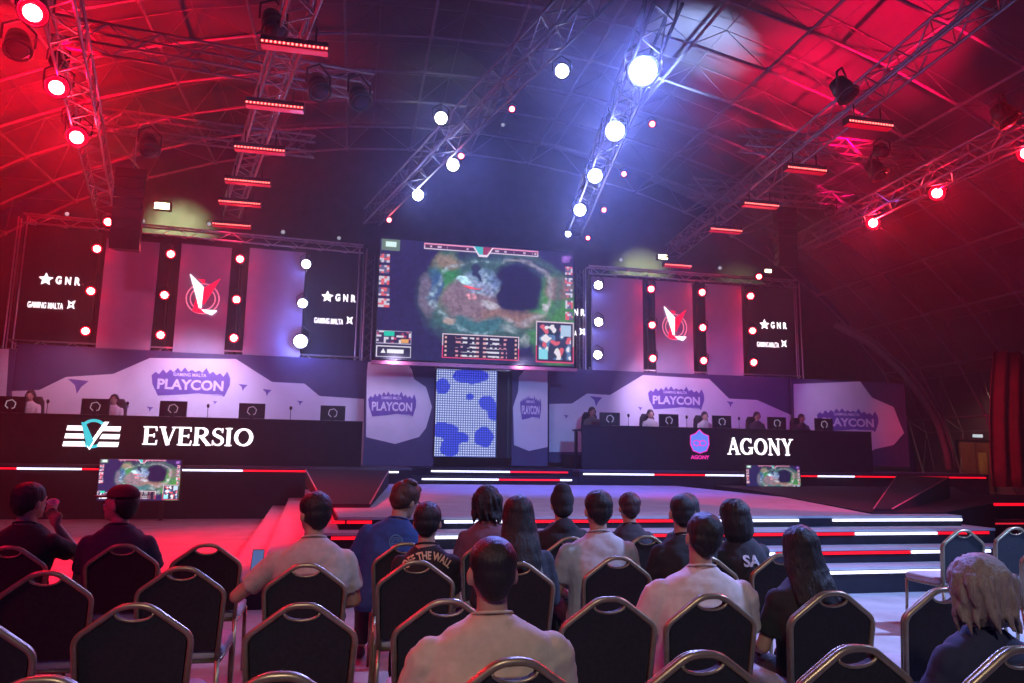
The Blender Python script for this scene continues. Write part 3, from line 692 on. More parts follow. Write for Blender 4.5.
# truss towers each side of the screen
def box_truss(p, q, s, label, r=.028, cat='truss', m=None, group=None, name='lighting_truss', par=None, pitch=1.0):
    p, q = Vector(p), Vector(q); d = (q-p); L = d.length; d.normalize()
    up_ = Vector((0, 0, 1)) if abs(d.z) < .9 else Vector((0, 1, 0)); x = d.cross(up_).normalized(); y = x.cross(d)
    t = par or thing(name, label, cat, p, 0, group)
    c = MB(); e = MB(); cs = [(-1, -1), (1, -1), (1, 1), (-1, 1)]; h = s/2
    for a_, b_ in cs: c.tube([x*a_*h+y*b_*h, d*L+x*a_*h+y*b_*h], r, 6)
    n = max(2, int(L/(s*1.05*pitch)))
    for i in range(n):
        for k in range(4):
            A, Bc = cs[k], cs[(k+1) % 4]
            if (i+k) % 2: A, Bc = Bc, A
            e.tube([d*(L*i/n)+x*A[0]*h+y*A[1]*h, d*(L*(i+1)/n)+x*Bc[0]*h+y*Bc[1]*h], r*.5, 4, cap=False)
    c.build('chords', m or alu, t); e.build('lacing', m or alu, t); return t
for (px, lab) in ((368, 'left of'), (583, 'right of')):
    p = onY(px, 300, 21.2); box_truss((p.x, 21.2, Zp), (p.x, 21.2, 7.2), .3, f'vertical aluminium truss tower just {lab} the big screen', .022, name='truss_tower')

# --- desks ---
desk_m = mat('black_desk_front', (.012, .011, .018), .7, 0, .25, 6, spec=.3)
YD = 18.5
WD = Wing(190, 430, YD, 1.5); WDR = Wing(720, 440, YD, 0)
def desk(W, x0, x1, y0, y1, label):
    a, b, z0, z1 = W.rect(x0, y0, x1, y1); z0 = Zp
    t = thing('players_desk', label, 'desk', W.w(0, 0, 0), W.a)
    MB().box((a, 0, z0), (b, .05, z1)).build('front_panel', desk_m, t)
    MB().box((a, .05, z1-.12), (b, .9, z1-.08)).build('desk_top', blk, t)
    MB().box((a, -.02, z1), (b, .06, z1+.02)).build('top_edge', blk, t)
    for k in range(6): X = a+.05+(b-a-.15)*k/5; MB().box((X, .7, z0), (X+.05, .85, z1-.12)).build('leg', blk, t)
    return t, z1
dl, zdl = desk(WD, -60, 362, 417, 459, 'long black left players desk with lit white lettering')
dr, zdr = desk(WDR, 582, 872, 429, 464, 'long black right players desk with lit white lettering')
a, b, z0, z1 = WD.rect(143, 427.5, 255, 445.5); m = serif_word('EVERSIO', a, b, z0, z1, -.01, Matrix()); m.build('desk_lettering', txt_w, dl)
a, b, z0, z1 = WDR.rect(727, 438.5, 793, 455); m = serif_word('AGONY', a, b, z0, z1, -.01, Matrix()); m.build('desk_lettering', txt_w, dr)
# Eversio logo
a, b, z0, z1 = WD.rect(65, 418.5, 120.5, 450); cx = (a+b)/2; H = z1-z0; Wd = b-a
def LX(u): return cx+u*Wd/2
def LZ(v): return z0+v*H
m = MB()
for k in range(3):
    zt = LZ(.76-.25*k); zb_ = zt-.15*H; sk = .04*k
    m.prism([(LX(-.93-sk), zt), (LX(-.43+.08*k), zt), (LX(-.37+.08*k), zb_), (LX(-.96-sk), zb_)], -.02, -.005)
    m.prism([(LX(.42-.08*k), zt), (LX(1.0-sk*.3), zt), (LX(.97-sk*.3), zb_), (LX(.34-.08*k), zb_)], -.02, -.005)
m.prism([(LX(.12), LZ(.30)), (LX(.55), LZ(.90)), (LX(.38), LZ(.9)), (LX(.06), LZ(.42)), (LX(-.16), LZ(.12)), (LX(-.06), LZ(.0))], -.03, -.02)
m.build('logo_white', txt_w, dl)
m = MB(); m.prism([(LX(-.45), LZ(.88)), (LX(-.30), LZ(.86)), (LX(.06), LZ(.30)), (LX(-.08), LZ(.06)), (LX(-.2), LZ(.22))], -.035, -.022)
m.strip([(cx+.32*Wd*.75*math.cos(rad(t)), LZ(.52)+.42*H*math.sin(rad(t))) for t in range(48, 133, 12)], .09*H, -.02, -.006)
m.strip([(cx+.32*Wd*.75*math.cos(rad(t)), LZ(.52)+.42*H*math.sin(rad(t))) for t in range(218, 323, 12)], .09*H, -.02, -.006)
m.build('logo_cyan', txt_cy, dl)
# crest on the right desk
a, b, z0, z1 = WDR.rect(690, 429.5, 709, 460); cx = (a+b)/2; H = z1-z0; Wd = b-a
pent = [(0, 1), (.22, .86), (.48, .80), (.5, .5), (.36, .30), (0, .22), (-.36, .30), (-.5, .5), (-.48, .80), (-.22, .86)]
m = MB(); m.prism([(cx+x*Wd, z0+z*H) for x, z in pent], -.012, -.004); m.build('crest_shield', txt_bl, dr)
m = MB(); pp = [(cx+x*Wd*.98, z0+(z)*H) for x, z in pent]; m.strip(pp, .05*Wd, -.018, -.012, None, True)
m.strip([(cx+.18*Wd*math.cos(t/8*6.283)-.16*Wd, z0+.55*H+.09*H*math.sin(t/8*6.283)) for t in range(8)], .05*Wd, -.018, -.012, None, True)
m.strip([(cx+.18*Wd*math.cos(t/8*6.283)+.16*Wd, z0+.55*H+.09*H*math.sin(t/8*6.283)) for t in range(8)], .05*Wd, -.018, -.012, None, True)
add_text(m, 'AGONY', cx, z0+.09*H, Wd*.98, .13*H, -.015, .04); m.build('crest_lines', txt_pk, dr)

# preview screens at the platform feet
def game_small(u, v): return game(u, v)
for W_, r, lab, gx in ((WD, (98.5, 459.5, 180, 500.5), 'left game preview screen leaning on the platform front', 110), (WDR, (746.5, 465.5, 800.5, 496.5), 'right game preview screen leaning on the platform front', 110)):
    off = -.9; a, b, z0, z1 = W_.rect(*r, off)
    t = thing('preview_screen', lab, 'screen', W_.w(0, off, 0), W_.a)
    MB().box((a-.02, .005, z0-.02), (b+.02, .07, z1+.02)).build('screen_case', black_case, t)
    base = 0 if W_ is WD else Zs
    MB().box((a+.3, .02, base), (a+.38, .06, z0)).build('stand', black_case, t); MB().box((b-.38, .02, base), (b-.3, .06, z0)).build('stand', black_case, t)
    colorgrid('screen_picture', t, a, b, z0, z1, 0, 130, 80, lambda u, v: Vector(game(u, v))*1.0, vcmat('preview_pixels', 1.5 if W_ is WD else 1.2))
fc = thing('flight_case', 'low dark equipment case against the left platform front', 'case', onz(60, 517, 0))
MB().box((-.45, .1, 0), (.45, .6, .62)).build('case_body', blk, fc)
rim = MB()
for X in (-.45, .45): rim.tube([(X, .1, 0), (X, .1, .63)], .015, 6)
rim.tube([(-.45, .1, .63), (.45, .1, .63)], .015, 6); rim.build('metal_edge', alu, fc)

# monitors and microphones on the desks
def monitor(X, Yc, z, label, s=1.0, big=0):
    t = thing('monitor', label, 'monitor', (X, Yc, z), 0, 'monitors on the players desks')
    MB().box((-.33*s, 0, .12), (.33*s, .05, .12+.40*s)).build('display', black_case, t)
    m = MB(); m.prism([(-.04, 0), (.04, 0), (.03, .3), (-.03, .3)], -.02, .0); m.box((-.14, -.08, 0), (.14, .12, .015)); m.build('stand', black_case, t)
    m = MB(); c = .12+.2*s; m.strip([(.12*s*math.cos(i*1.0472+.3), c+.12*s*math.sin(i*1.0472+.3)) for i in range(6)], .02, -.01, -.001, None, True)
    m.build('back_emblem', mat('pale_monitor_ring', (.5, .5, .6), .4, 0, 0, emit=(.7, .7, .8), es=.35), next(c_ for c_ in t.children if c_.name.startswith('display'))); return t
def mic(X, Yc, z, label):
    t = thing('microphone', label, 'microphone', (X, Yc, z), 0, 'desk microphones')
    MB().lathe([(.05, 0), (.05, .012), (.008, .015), (.006, .36)]).build('stand', black_case, t)
    MB().ell((0, 0, .40), (.035, .035, .05)).build('head', black_case, t)
plabel = ['first', 'second', 'third', 'fourth', 'fifth']
MX = [10, 95, 173, 252, 333]; RXm = [610, 669, 722, 777, 824]

# ------------------------------------------------------------------ people
def remesh(mb, vox, sm=2, disp=None, name='m'):
    me = mb.mesh(name); o = bpy.data.objects.new(name, me); COL.objects.link(o)
    r = o.modifiers.new('r', 'REMESH'); r.mode = 'VOXEL'; r.voxel_size = vox; r.use_smooth_shade = True
    s = o.modifiers.new('s', 'SMOOTH'); s.factor = .5; s.iterations = sm
    dg = bpy.context.evaluated_depsgraph_get(); dg.update(); out = bpy.data.meshes.new_from_object(o.evaluated_get(dg)); bpy.data.objects.remove(o)
    if disp:
        n = len(out.vertices); nn = [v.normal.copy() for v in out.vertices]
        for v, q in zip(out.vertices, nn): v.co += q*disp(v.co)
        out.update()
    return out
def mobj(name, me, m, par, label=None):
    me.materials.clear(); me.materials.append(m); o = bpy.data.objects.new(name, me); COL.objects.link(o); o.parent = par
    if label: o['label'] = label
    return o
skin_m = mat('skin', (.42, .24, .18), .55, 0, .08, 12)
hair_m = mat('dark_hair', (.010, .008, .011), .55, 0, .5, 30, .6, stretch=(7, 7, .8))
eye_m = mat('eye', (.5, .5, .5), .2)
def fab(name, c): return mat(name, c, .85, 0, .08, 30, .15)
jean_m = fab('dark_trousers', (.03, .03, .045)); shoe_m = mat('dark_shoes', (.05, .05, .06), .5)
def person(loc, rz=0, label='', shirt=(.5, .5, .5), sname='t_shirt', lean=(0, 0), side=0, turn=0, nod=0, tilt=0, hair='short', hairc=None, build=1.0, s=1.0,
           sleeve='short', arms=(None, None), vox=.0085, slabel=None, group=None, hscale=1.10, headset=False, lower=True, seat=.47):
    """arms: per side (elbow, wrist, fingertip direction) in local metres, or None for hands on the lap"""
    t = thing('person', label, 'person', loc, rz, group)
    T = lambda v: v
    P0 = Vector((0, 0, .52))
    def bend(v):
        k = max(0, min(1, (v.z-.5)/.35)); k = k*k*(3-2*k)
        if k <= 0: return v
        M = Matrix.Rotation(-lean[0]*k, 3, 'X') @ Matrix.Rotation(side*k, 3, 'Y') @ Matrix.Rotation(lean[1]*k, 3, 'Z')
        return M @ (v-P0) + P0
    NB = Vector((0, .005, 1.09))
    HM = Matrix.Rotation(turn, 3, 'Z') @ Matrix.Rotation(-nod, 3, 'X') @ Matrix.Rotation(tilt, 3, 'Y')
    def head(v):
        return bend(NB + HM @ ((v-NB)*hscale-Vector((0, 0, .022))))
    bw = build
    def torso(g):
        return [(0, 0, .455-g*.3, .15*bw+g, .12+g), (0, 0, .50, .178*bw+g, .135*bw+g), (0, -.01, .60, .165*bw+g, .125*bw+g), (0, -.012, .72, .160*bw+g, .118*bw+g), (0, -.008, .85, .182*bw+g, .120*bw+g),
                (0, -.008, .92, .186*bw+g, .112+g), (0, -.008, .965, .174*bw+g, .102+g), (0, -.006, 1.0, .150*bw+g, .092+g), (0, -.004, 1.03, .118*bw+g, .080+g), (0, -.001, 1.055, .088+g*.8, .070+g*.7), (0, .002, 1.078, .070+g*.5, .063+g*.5)]
    b = MB(); b.rings(torso(0)); b.rings([(0, 0, 1.03, .062, .062), (0, .008, 1.10, .055, .058), (0, .018, 1.17, .054, .058)])
    b.xf(bend)
    h = MB(); h.ell((0, .012, 1.245), (.074, .094, .098), 20, 14); h.ell((0, .048, 1.188), (.054, .062, .070), 16, 10); h.ell((0, .012, 1.20), (.062, .08, .07), 16, 10)
    h.ell((0, .112, 1.205), (.013, .022, .022), 8, 6); h.ell((0, .108, 1.235), (.010, .014, .03), 8, 6); h.ell((0, .103, 1.168), (.024, .010, .009), 8, 6); h.ell((0, .098, 1.145), (.02, .014, .018), 8, 6)
    for e in (-1, 1): h.ell((e*.077, .008, 1.215), (.010, .019, .030), 10, 8); h.ell((e*.034, .092, 1.252), (.022, .014, .008), 8, 6)
    h.xf(head); b.add(h.v, h.f)
    # arms
    AR = []
    for k, e in enumerate((-1, 1)):
        S = bend(Vector((e*.172*bw, -.005, .948))); a = arms[k]
        if a is None: el = bend(Vector((e*(.215*bw+.02), .07, .70))); wr = Vector((e*.12, .30, .625)); fd = Vector((-e*.35, 1, -.25))
        else: el, wr, fd = Vector(a[0]), Vector(a[1]), Vector(a[2])
        AR.append((S, el, wr)); fd.normalize()
        b.ell(S, (.056, .058, .056), 12, 8)
        b.tube([S, S.lerp(el, .5), el], [.052*bw, .046*bw, .039], 10); b.ell(el, (.042, .042, .042), 10, 8)
        b.tube([el, el.lerp(wr, .3), wr], [.042, .043, .027], 10)
        # hand
        up_ = Vector((0, 0, 1)) if abs(fd.z) < .8 else Vector((0, 1, 0)); sx = fd.cross(up_).normalized(); sn = sx.cross(fd)
        pc = wr+fd*.045; Mx = Matrix((sx, fd, sn)).transposed()
        b.ell(pc, (.040, .052, .017), 12, 8, Mx.to_4x4().to_3x3()); b.tube([wr-fd*.01, wr+fd*.03], [.027, .026], 8)
        for q in range(4):
            ln = (.068, .078, .074, .058)[q]; o_ = pc+fd*.036+sx*(.029-.0195*q)*(-e)
            b.tube([o_, o_+fd*ln*.5-sn*.006, o_+fd*ln*.85-sn*.024], [.0098, .0092, .0080], 7)
        th = pc-fd*.012-sx*e*(.032)*(1); b.tube([pc-fd*.02-sx*e*.02, th-sx*e*.012+fd*.02, th-sx*e*.016+fd*.052-sn*.008], [.0125, .0115, .0095], 7)
    LG = []
    if lower:
        for e in (-1, 1):
            hp, kn, an = Vector((e*.09, .02, .535)), Vector((e*.14, .44, .525)), Vector((e*.14, .42, .10)); LG.append((hp, kn, an))
            b.tube([hp, kn], [.08, .056], 12); b.ell(kn, (.058, .058, .058), 12, 8); b.tube([kn, kn.lerp(an, .35), an], [.054, .055, .036], 10); b.tube([an, Vector((e*.15, .56, .045))], [.036, .03], 8)
    mobj('body', remesh(b, vox, 2), fab_skin(), t)
    sd = R_.random()*50
    def folds(v):
        return .009*abs(noise.noise(Vector((v.x*7+sd+v.z*6, v.y*9, v.z*16-v.x*5))))+.013*noise.noise(Vector((v.x*4+sd, v.y*4+v.z*3, v.z*5)))
    # shirt
    g = .016 if sleeve != 'hoodie' else .026
    c = MB(); c.rings(torso(g)).xf(bend)
    for (S, el, wr) in AR:
        c.ell(S, (.060+g*.5,)*3, 12, 8)
        if sleeve == 'short': q = S.lerp(el, .72); c.tube([S, S.lerp(el, .4), q], [.060*bw+g*.3, .060*bw+g*.2, .058*bw+g*.2], 12)
        else: c.tube([S, S.lerp(el, .5), el], [.066*bw+g*.3, .062*bw+g*.3, .054+g*.3], 12); c.ell(el, (.055+g*.3,)*3); c.tube([el, el.lerp(wr, .93)], [.054+g*.3, .038+g*.2], 10)
    if sleeve == 'hoodie': c.ell(bend(Vector((0, -.075, 1.045))), (.10, .06, .075), 14, 9)
    sm = fab(f'{sname}_{round(shirt[0]*99)}_{round(shirt[1]*99)}_{round(shirt[2]*99)}', shirt)
    so = mobj(sname, remesh(c, .012, 3, folds), sm, t, slabel)
    if sleeve == 'short':
        cl = MB(); cl.tube([bend(Vector((.072*math.cos(i*math.pi/9), .064*math.sin(i*math.pi/9)+.002, 1.080-.018*math.sin(i*math.pi/9)))) for i in range(18)], .006, 6, True); cl.build('collar', sm, t)
    if lower:
        c = MB(); c.rings([(0, 0, .45, .16*bw, .13), (0, 0, .50, .186*bw, .143*bw), (0, 0, .58, .175*bw, .138*bw)])
        for hp, kn, an in LG: c.tube([hp, kn], [.096, .072], 12); c.ell(kn, (.073,)*3); c.tube([kn, an+Vector((0, 0, .02))], [.070, .055], 12)
        mobj('trousers', remesh(c, .014, 2, folds), jean_m, t)
        for e in (-1, 1):
            c = MB(); c.ell((e*.15, .50, .05), (.045, .125, .045), 12, 8); c.ell((e*.145, .42, .07), (.042, .055, .055), 10, 7); c.xf(lambda v: Vector((v.x, v.y, max(v.z, .005)))); c.build('shoe', shoe_m, t)
    # eyes and brows
    for e in (-1, 1):
        MB().ell((e*.032, .098, 1.226), (.013, .010, .009), 10, 8).xf(head).build('eye', eye_m, t)
        MB().tube([(e*.018, .104, 1.246), (e*.035, .105, 1.252), (e*.05, .097, 1.247)], .004, 5).xf(head).build('eyebrow', hair_m, t)
    # hair
    hc = MB(); hm = hair_m
    if hairc: hm = mat('hair_%d_%d_%d' % tuple(round(q*99) for q in hairc), hairc, .5, 0, .22, 30, .5, stretch=(7, 7, .8))
    if hair in ('short', 'crop', 'long', 'bob', 'tuft', 'shag'):
        e_ = {'crop': -.006, 'short': 0, 'tuft': .006, 'long': .002, 'bob': .006, 'shag': .012}[hair]
        hc.ell((0, .0, 1.268), (.086+e_, .100+e_, .086+e_), 20, 14); hc.ell((0, -.022, 1.228), (.077+e_, .078+e_, .070), 18, 12)
        if hair != 'long': hc.ell((0, -.038, 1.188), (.052, .048, .042), 14, 8)
        if hair == 'tuft': hc.ell((0, .05, 1.325), (.06, .06, .035)); hc.ell((.03, -.02, 1.345), (.05, .05, .025))
        if hair == 'bob': hc.rings([(0, -.01, 1.08, .085, .07), (0, -.015, 1.13, .10, .09), (0, -.01, 1.20, .100, .098), (0, 0, 1.28, .09, .1), (0, 0, 1.33, .06, .07)], 20, 2)
        if hair == 'shag':
            rr_ = random.Random(5)
            hc.rings([(0, -.02, 1.115, .062, .05), (0, -.02, 1.15, .092, .080), (0, -.012, 1.20, .106, .100), (0, -.006, 1.25, .108, .106), (0, 0, 1.30, .094, .102), (0, .0, 1.335, .066, .075), (0, .0, 1.355, .03, .035)], 22, 2)
            for k_ in range(46): a_ = rr_.uniform(2.6, 6.8); z_ = rr_.uniform(1.12, 1.27); q_ = 1-.35*max(0, 1.17-z_)/.05*.3; hc.tube([(.088*q_*math.cos(a_), .084*q_*math.sin(a_)-.01, z_+.03), (.104*q_*math.cos(a_), .10*q_*math.sin(a_)-.01, z_), (.112*q_*math.cos(a_+.12), .108*q_*math.sin(a_+.12)-.012, z_-.045)], [.022, .016, .004], 6)
        if hair == 'long': hc.rings([(0, -.125, .84, .07, .02), (0, -.13, .93, .105, .035), (0, -.11, 1.0, .118, .045), (0, -.07, 1.08, .118, .068), (0, -.025, 1.15, .108, .088), (0, -.01, 1.22, .095, .095), (0, 0, 1.28, .088, .097)], 20, 2)
        hc.xf(head)
        fr_ = {'crop': .0015, 'shag': .005}.get(hair, .004)
        hd = lambda v: fr_*noise.noise(Vector((v.x*70+sd, v.y*70, v.z*16)))+fr_*1.3*noise.noise(Vector((v.x*22, v.y*22+sd, v.z*9)))
        mobj('hair', remesh(hc, .007, 2, hd), hm, t)
    elif hair == 'beanie':
        hc.ell((0, 0, 1.26), (.090, .104, .10), 20, 14); hc.ell((0, -.01, 1.325), (.070, .078, .065), 18, 10); hc.ell((0, -.03, 1.20), (.078, .07, .07)); hc.xf(head)
        mobj('beanie', remesh(hc, .008, 3), fab('black_knit', (.02, .018, .025)), t)
    elif hair == 'cap':
        hc.ell((0, -.02, 1.235), (.082, .085, .085), 18, 12); hc.ell((0, -.035, 1.185), (.058, .055, .05)); hc.xf(head); mobj('hair', remesh(hc, .007, 2), hm, t)
        c = MB(); c.ell((0, 0, 1.285), (.090, .104, .075), 20, 12); c.xf(lambda v: Vector((v.x, v.y, max(v.z, 1.275))))
        c.rings([(0, .115, 1.275, .070, .075), (0, .125, 1.283, .066, .070)], 20, 2); c.xf(head); c.build('cap', fab('dark_red_cap', (.10, .02, .035)), t)
    if headset:
        c = MB(); c.tube([Vector((.088*math.cos(i*math.pi/10), 0, 1.245+.105*math.sin(i*math.pi/10))) for i in range(11)], .011, 6)
        for e in (-1, 1): c.ell((e*.09, 0, 1.225), (.022, .038, .045), 12, 8)
        c.xf(head); c.build('headset', black_case, t)
    t.scale = (s, s, s)
    return t, so, bend
def fab_skin(): return skin_m
def decal(par, shirt_obj, mb, m, name, off=.003):
    """lays flat artwork (x, y=-.4.., z) onto the back of a shirt"""
    me = shirt_obj.data; bv = BVHTree.FromPolygons([v.co for v in me.vertices], [p.vertices for p in me.polygons]); out = []
    for v in mb.v:
        h = bv.ray_cast(Vector((v.x, -.6, v.z)), Vector((0, 1, 0)))[0]
        out.append(Vector((v.x, (h.y if h else -.12)-off+min(0, v.y), v.z)))
    mb.v = out; return mb.build(name, m, par)

# ------------------------------------------------------------------ chairs
def rnd_poly(pts, r, n=5):
    out = []
    for i in range(len(pts)):
        p = Vector(pts[i]); a = Vector(pts[i-1]); b = Vector(pts[(i+1) % len(pts)])
        if i == 0 or i == len(pts)-1: out.append(p); continue
        A = p+(a-p).normalized()*r; Bq = p+(b-p).normalized()*r
        for k in range(n+1): t = k/n; out.append(A*(1-t)**2+p*2*t*(1-t)+Bq*t*t)
    return out
def tiltb(z): return -.035-.07*max(0, (z-.45))/.47+.035
def make_chair():
    t = thing('banquet_chair', '', 'chair')
    core = [(-.190, .45), (-.214, .80), (-.048, .922), (.048, .922), (.214, .80), (.190, .45)]
    path = rnd_poly([Vector((x, tiltb(z), z)) for x, z in core], .036)
    f = MB(); f.tube([p+Vector((0, -.014, 0)) for p in path], .0132, 8); f.tube([p+Vector((0, .012, 0))+Vector((-p.x*.03, 0, -.003)) for p in path], .011, 8)
    f.build('back_frame', gold, t)
    pad = [(-.178, .50), (-.196, .79), (-.165, .826), (-.070, .892)]+[(-.070*math.cos(math.pi*i/8), .892-.030*math.sin(math.pi*i/8)) for i in range(1, 8)]+[(.070, .892), (.165, .826), (.196, .79), (.178, .50)]
    m = MB(); m.prism(pad, -.016, .022); m.xf(lambda v: Vector((v.x, v.y+tiltb(v.z), v.z))); m.build('backrest', blackfab, t)
    m = MB(); m.tube([(x, tiltb(z)-.016, z) for x, z in pad[3:12]], .006, 6); m.build('handle_rim', gold, t)
    m = MB(); m.rings([(0, .235, .44, .200, .215), (0, .235, .455, .212, .228), (0, .235, .485, .212, .228), (0, .235, .50, .195, .21)], 28, 7); m.build('seat', seatfab, t)
    m = MB(); m.tube([(-.2, .02, .435), (.2, .02, .435), (.2, .43, .435), (-.2, .43, .435)], .0125, 8, True); m.build('seat_frame', gold, t)
    for e in (-1, 1):
        MB().tube([(e*.190, 0, .46), (e*.197, -.02, .3), (e*.205, -.09, .0)], .013, 8).build('leg', gold, t)
        MB().tube([(e*.2, .42, .44), (e*.2, .43, .3), (e*.205, .455, .0)], .013, 8).build('leg', gold, t)
    return t
proto = make_chair(); first = [True]
def chair(x, y, label, rz=0):
    c = proto if first[0] else copy_tree(proto); first[0] = False
    c.location = (x, y, 0); c.rotation_euler = (0, 0, rz); c['label'] = label; c['group'] = 'gold framed banquet chairs in the audience'; return c
CH_ = {
 'c3': (-2.04, 5.25, 'gold framed black banquet chair under the man drinking at the left edge'),
 'c2': (-1.41, 5.30, 'gold framed black banquet chair under the man in a cap'),
 'c1': (-.90, 5.27, 'empty banquet chair in the front row right of the man in a cap'),
 'c5': (-1.45, 4.20, 'empty banquet chair behind the man drinking, leftmost whole one of its row'),
 'c4': (-.84, 4.28, 'empty banquet chair in the second row, left of the man in cream'),
 'c9': (-.22, 4.32, 'banquet chair under the man in a cream shirt holding a phone'),
 'c6': (-.81, 3.32, 'large empty banquet chair in the lower left, third row'),
 'c7': (-1.30, 3.12, 'banquet chair cut by the left edge of the picture'),
 'c8': (-.78, 2.34, 'banquet chair whose top peeks up at the bottom left'),
 'c10': (-.17, 3.24, 'empty banquet chair directly behind the man in a cream shirt'),
 'c11': (-.17, 2.28, 'banquet chair top at the bottom edge, second from the left'),
 'c12': (.38, 4.37, 'banquet chair under the child in the printed black shirt'),
 'c13': (.38, 5.22, 'banquet chair under the man in blue with glasses'),
 'c14': (.41, 3.24, 'empty banquet chair left of the large man in beige'),
 'c15': (1.02, 5.45, 'banquet chair under the person in maroon with bushy hair'),
 'c16': (.94, 4.25, 'banquet chair under the person with long dark hair and pale patch'),
 'c17': (1.60, 4.42, 'banquet chair under the man in a grey white shirt'),
 'c18': (1.11, 3.20, 'empty banquet chair between the beige man and the man in white'),
 'c19': (1.59, 3.20, 'banquet chair under the large man in a white shirt'),
 'c20': (1.10, 2.31, 'empty banquet chair behind the man in white, at the bottom edge'),
 'c21': (.50, 2.32, 'banquet chair under the large man in beige'),
 'c22': (2.73, 4.45, 'banquet chair under the woman with lettered black shirt'),
 'c23': (2.19, 3.19, 'banquet chair under the woman with long black hair'),
 'c24': (1.64, 2.30, 'empty banquet chair behind the woman with long black hair, at the bottom edge'),
 'c25': (2.80, 3.20, 'empty banquet chair left of the fair haired woman'),
 'c26': (5.35, 5.77, 'empty banquet chair beyond the aisle showing its pale seat'),
 'c27': (6.09, 5.95, 'banquet chair at the right edge, rightmost in the far row'),
 'c28': (5.20, 4.83, 'banquet chair cut off by the right edge of the picture'),
 'c29': (2.18, 2.20, 'banquet chair under the fair haired woman at the right corner'),
 'c30': (2.14, 4.34, 'banquet chair under the man in a black shirt with short hair'),
 'c31': (2.24, 5.52, 'banquet chair under the short haired person in dark, right of the grey shirt'),
 'c32': (1.62, 5.47, 'banquet chair under the person in a black beanie'),
 'c33': (2.78, 5.56, 'banquet chair under the person half hidden behind the man in black'),
}
for k, (x, y, l) in CH_.items(): chair(x, y, l)

SEATOFF = .17
def seated(k, dx=0, dy=0, **kw):
    x, y, _ = CH_[k]; return person((x+dx, y+SEATOFF+dy, 0), **kw)
# arms helpers
ppl = {}
ppl['P1'] = seated('c3', -.02, 0, label='man at the left edge in black drinking with a raised hand', shirt=(.02, .018, .022), turn=-.5, hair='short', arms=(None, ((.26, .22, .84), (.11, .25, 1.04), (-.35, -.1, .85))), s=0.965)
ppl['P2'] = seated('c2', -.10, 0, label='man in a dark cap and dark shirt facing left', shirt=(.035, .035, .06), turn=1.25, hair='cap', build=1.1, s=0.950)
ppl['P3'] = seated('c9', .02, .02, label='man in a cream shirt with his left elbow out, holding a phone', shirt=(.46, .38, .33), lean=(.02, .05), turn=.45, hair='short', build=1.12, arms=(((-.43, .06, .74), (-.36, .30, .80), (.1, .9, .2)), None), s=0.960)
ppl['P4'] = seated('c13', -.12, .03, label='man in a blue shirt with glasses leaning right', shirt=(.02, .06, .22), side=.14, turn=-.85, nod=.22, hair='tuft', hairc=(.06, .03, .025), build=1.12, s=0.990)
ppl['P5'] = seated('c12', .08, .02, label='child in a black shirt printed OFF THE WALL', shirt=(.015, .014, .02), hair='short', build=.93, s=0.915, turn=-.25)
ppl['P6'] = seated('c15', 0, 0, label='person with bushy dark hair in a dark maroon top', shirt=(.14, .06, .09), hair='shag', s=0.950, turn=-.1)
ppl['P7'] = seated('c16', .06, .02, label='person with long dark hair and a dark top with a pale patch', shirt=(.03, .03, .045), hair='long', s=0.950, sleeve='long')
ppl['P8'] = seated('c32', 0, .0, label='person in a black beanie and black hooded top', shirt=(.018, .015, .022), sname='hoodie', sleeve='hoodie', hair='beanie', s=0.945)
ppl['P9'] = seated('c17', -.03, .02, label='man in a grey white shirt with short black hair', shirt=(.42, .42, .44), hair='short', build=1.16, s=0.970)
ppl['P10'] = seated('c31', -.04, 0, label='short haired person in dark clothes right of the grey shirt', shirt=(.03, .02, .03), hair='short', hairc=(.04, .015, .02), s=0.920, build=.9)
ppl['P11'] = seated('c30', -.02, 0.02, label='man in a black shirt with closely cut neck hair', shirt=(.016, .015, .02), hair='crop', turn=-.25, s=0.960)
ppl['P11a'] = seated('c33', -.06, 0, label='person with longer hair half hidden behind the man in black', shirt=(.03, .025, .04), hair='bob', s=0.910, build=.9)
ppl['P12'] = seated('c19', .06, .02, label='large man in a white shirt tilting his head', shirt=(.62, .56, .54), hair='short', side=.05, tilt=.10, turn=-.15, build=1.3, s=0.935, arms=(None, None))
ppl['P13'] = seated('c22', -.10, .02, label='woman in a black shirt lettered SA across the back', shirt=(.02, .018, .028), hair='bob', side=-.12, turn=.3, s=0.930, build=.92)
ppl['P14'] = seated('c23', .03, .02, label='woman with long black hair and bare arms', shirt=(.02, .018, .024), hair='long', s=0.885, build=.95, tilt=-.05)
ppl['P15'] = seated('c29', .15, .05, label='fair haired woman in a navy shirt at the right corner', shirt=(.02, .025, .06), hair='shag', hairc=(.24, .19, .165), hscale=1.2, s=0.850, build=1.12, turn=.15)
ppl['P16'] = seated('c21', -.02, .02, label='large man in a beige shirt seen from behind in the middle', shirt=(.52, .43, .32), hair='crop', hairc=(.014, .010, .011), build=1.26, s=0.930)
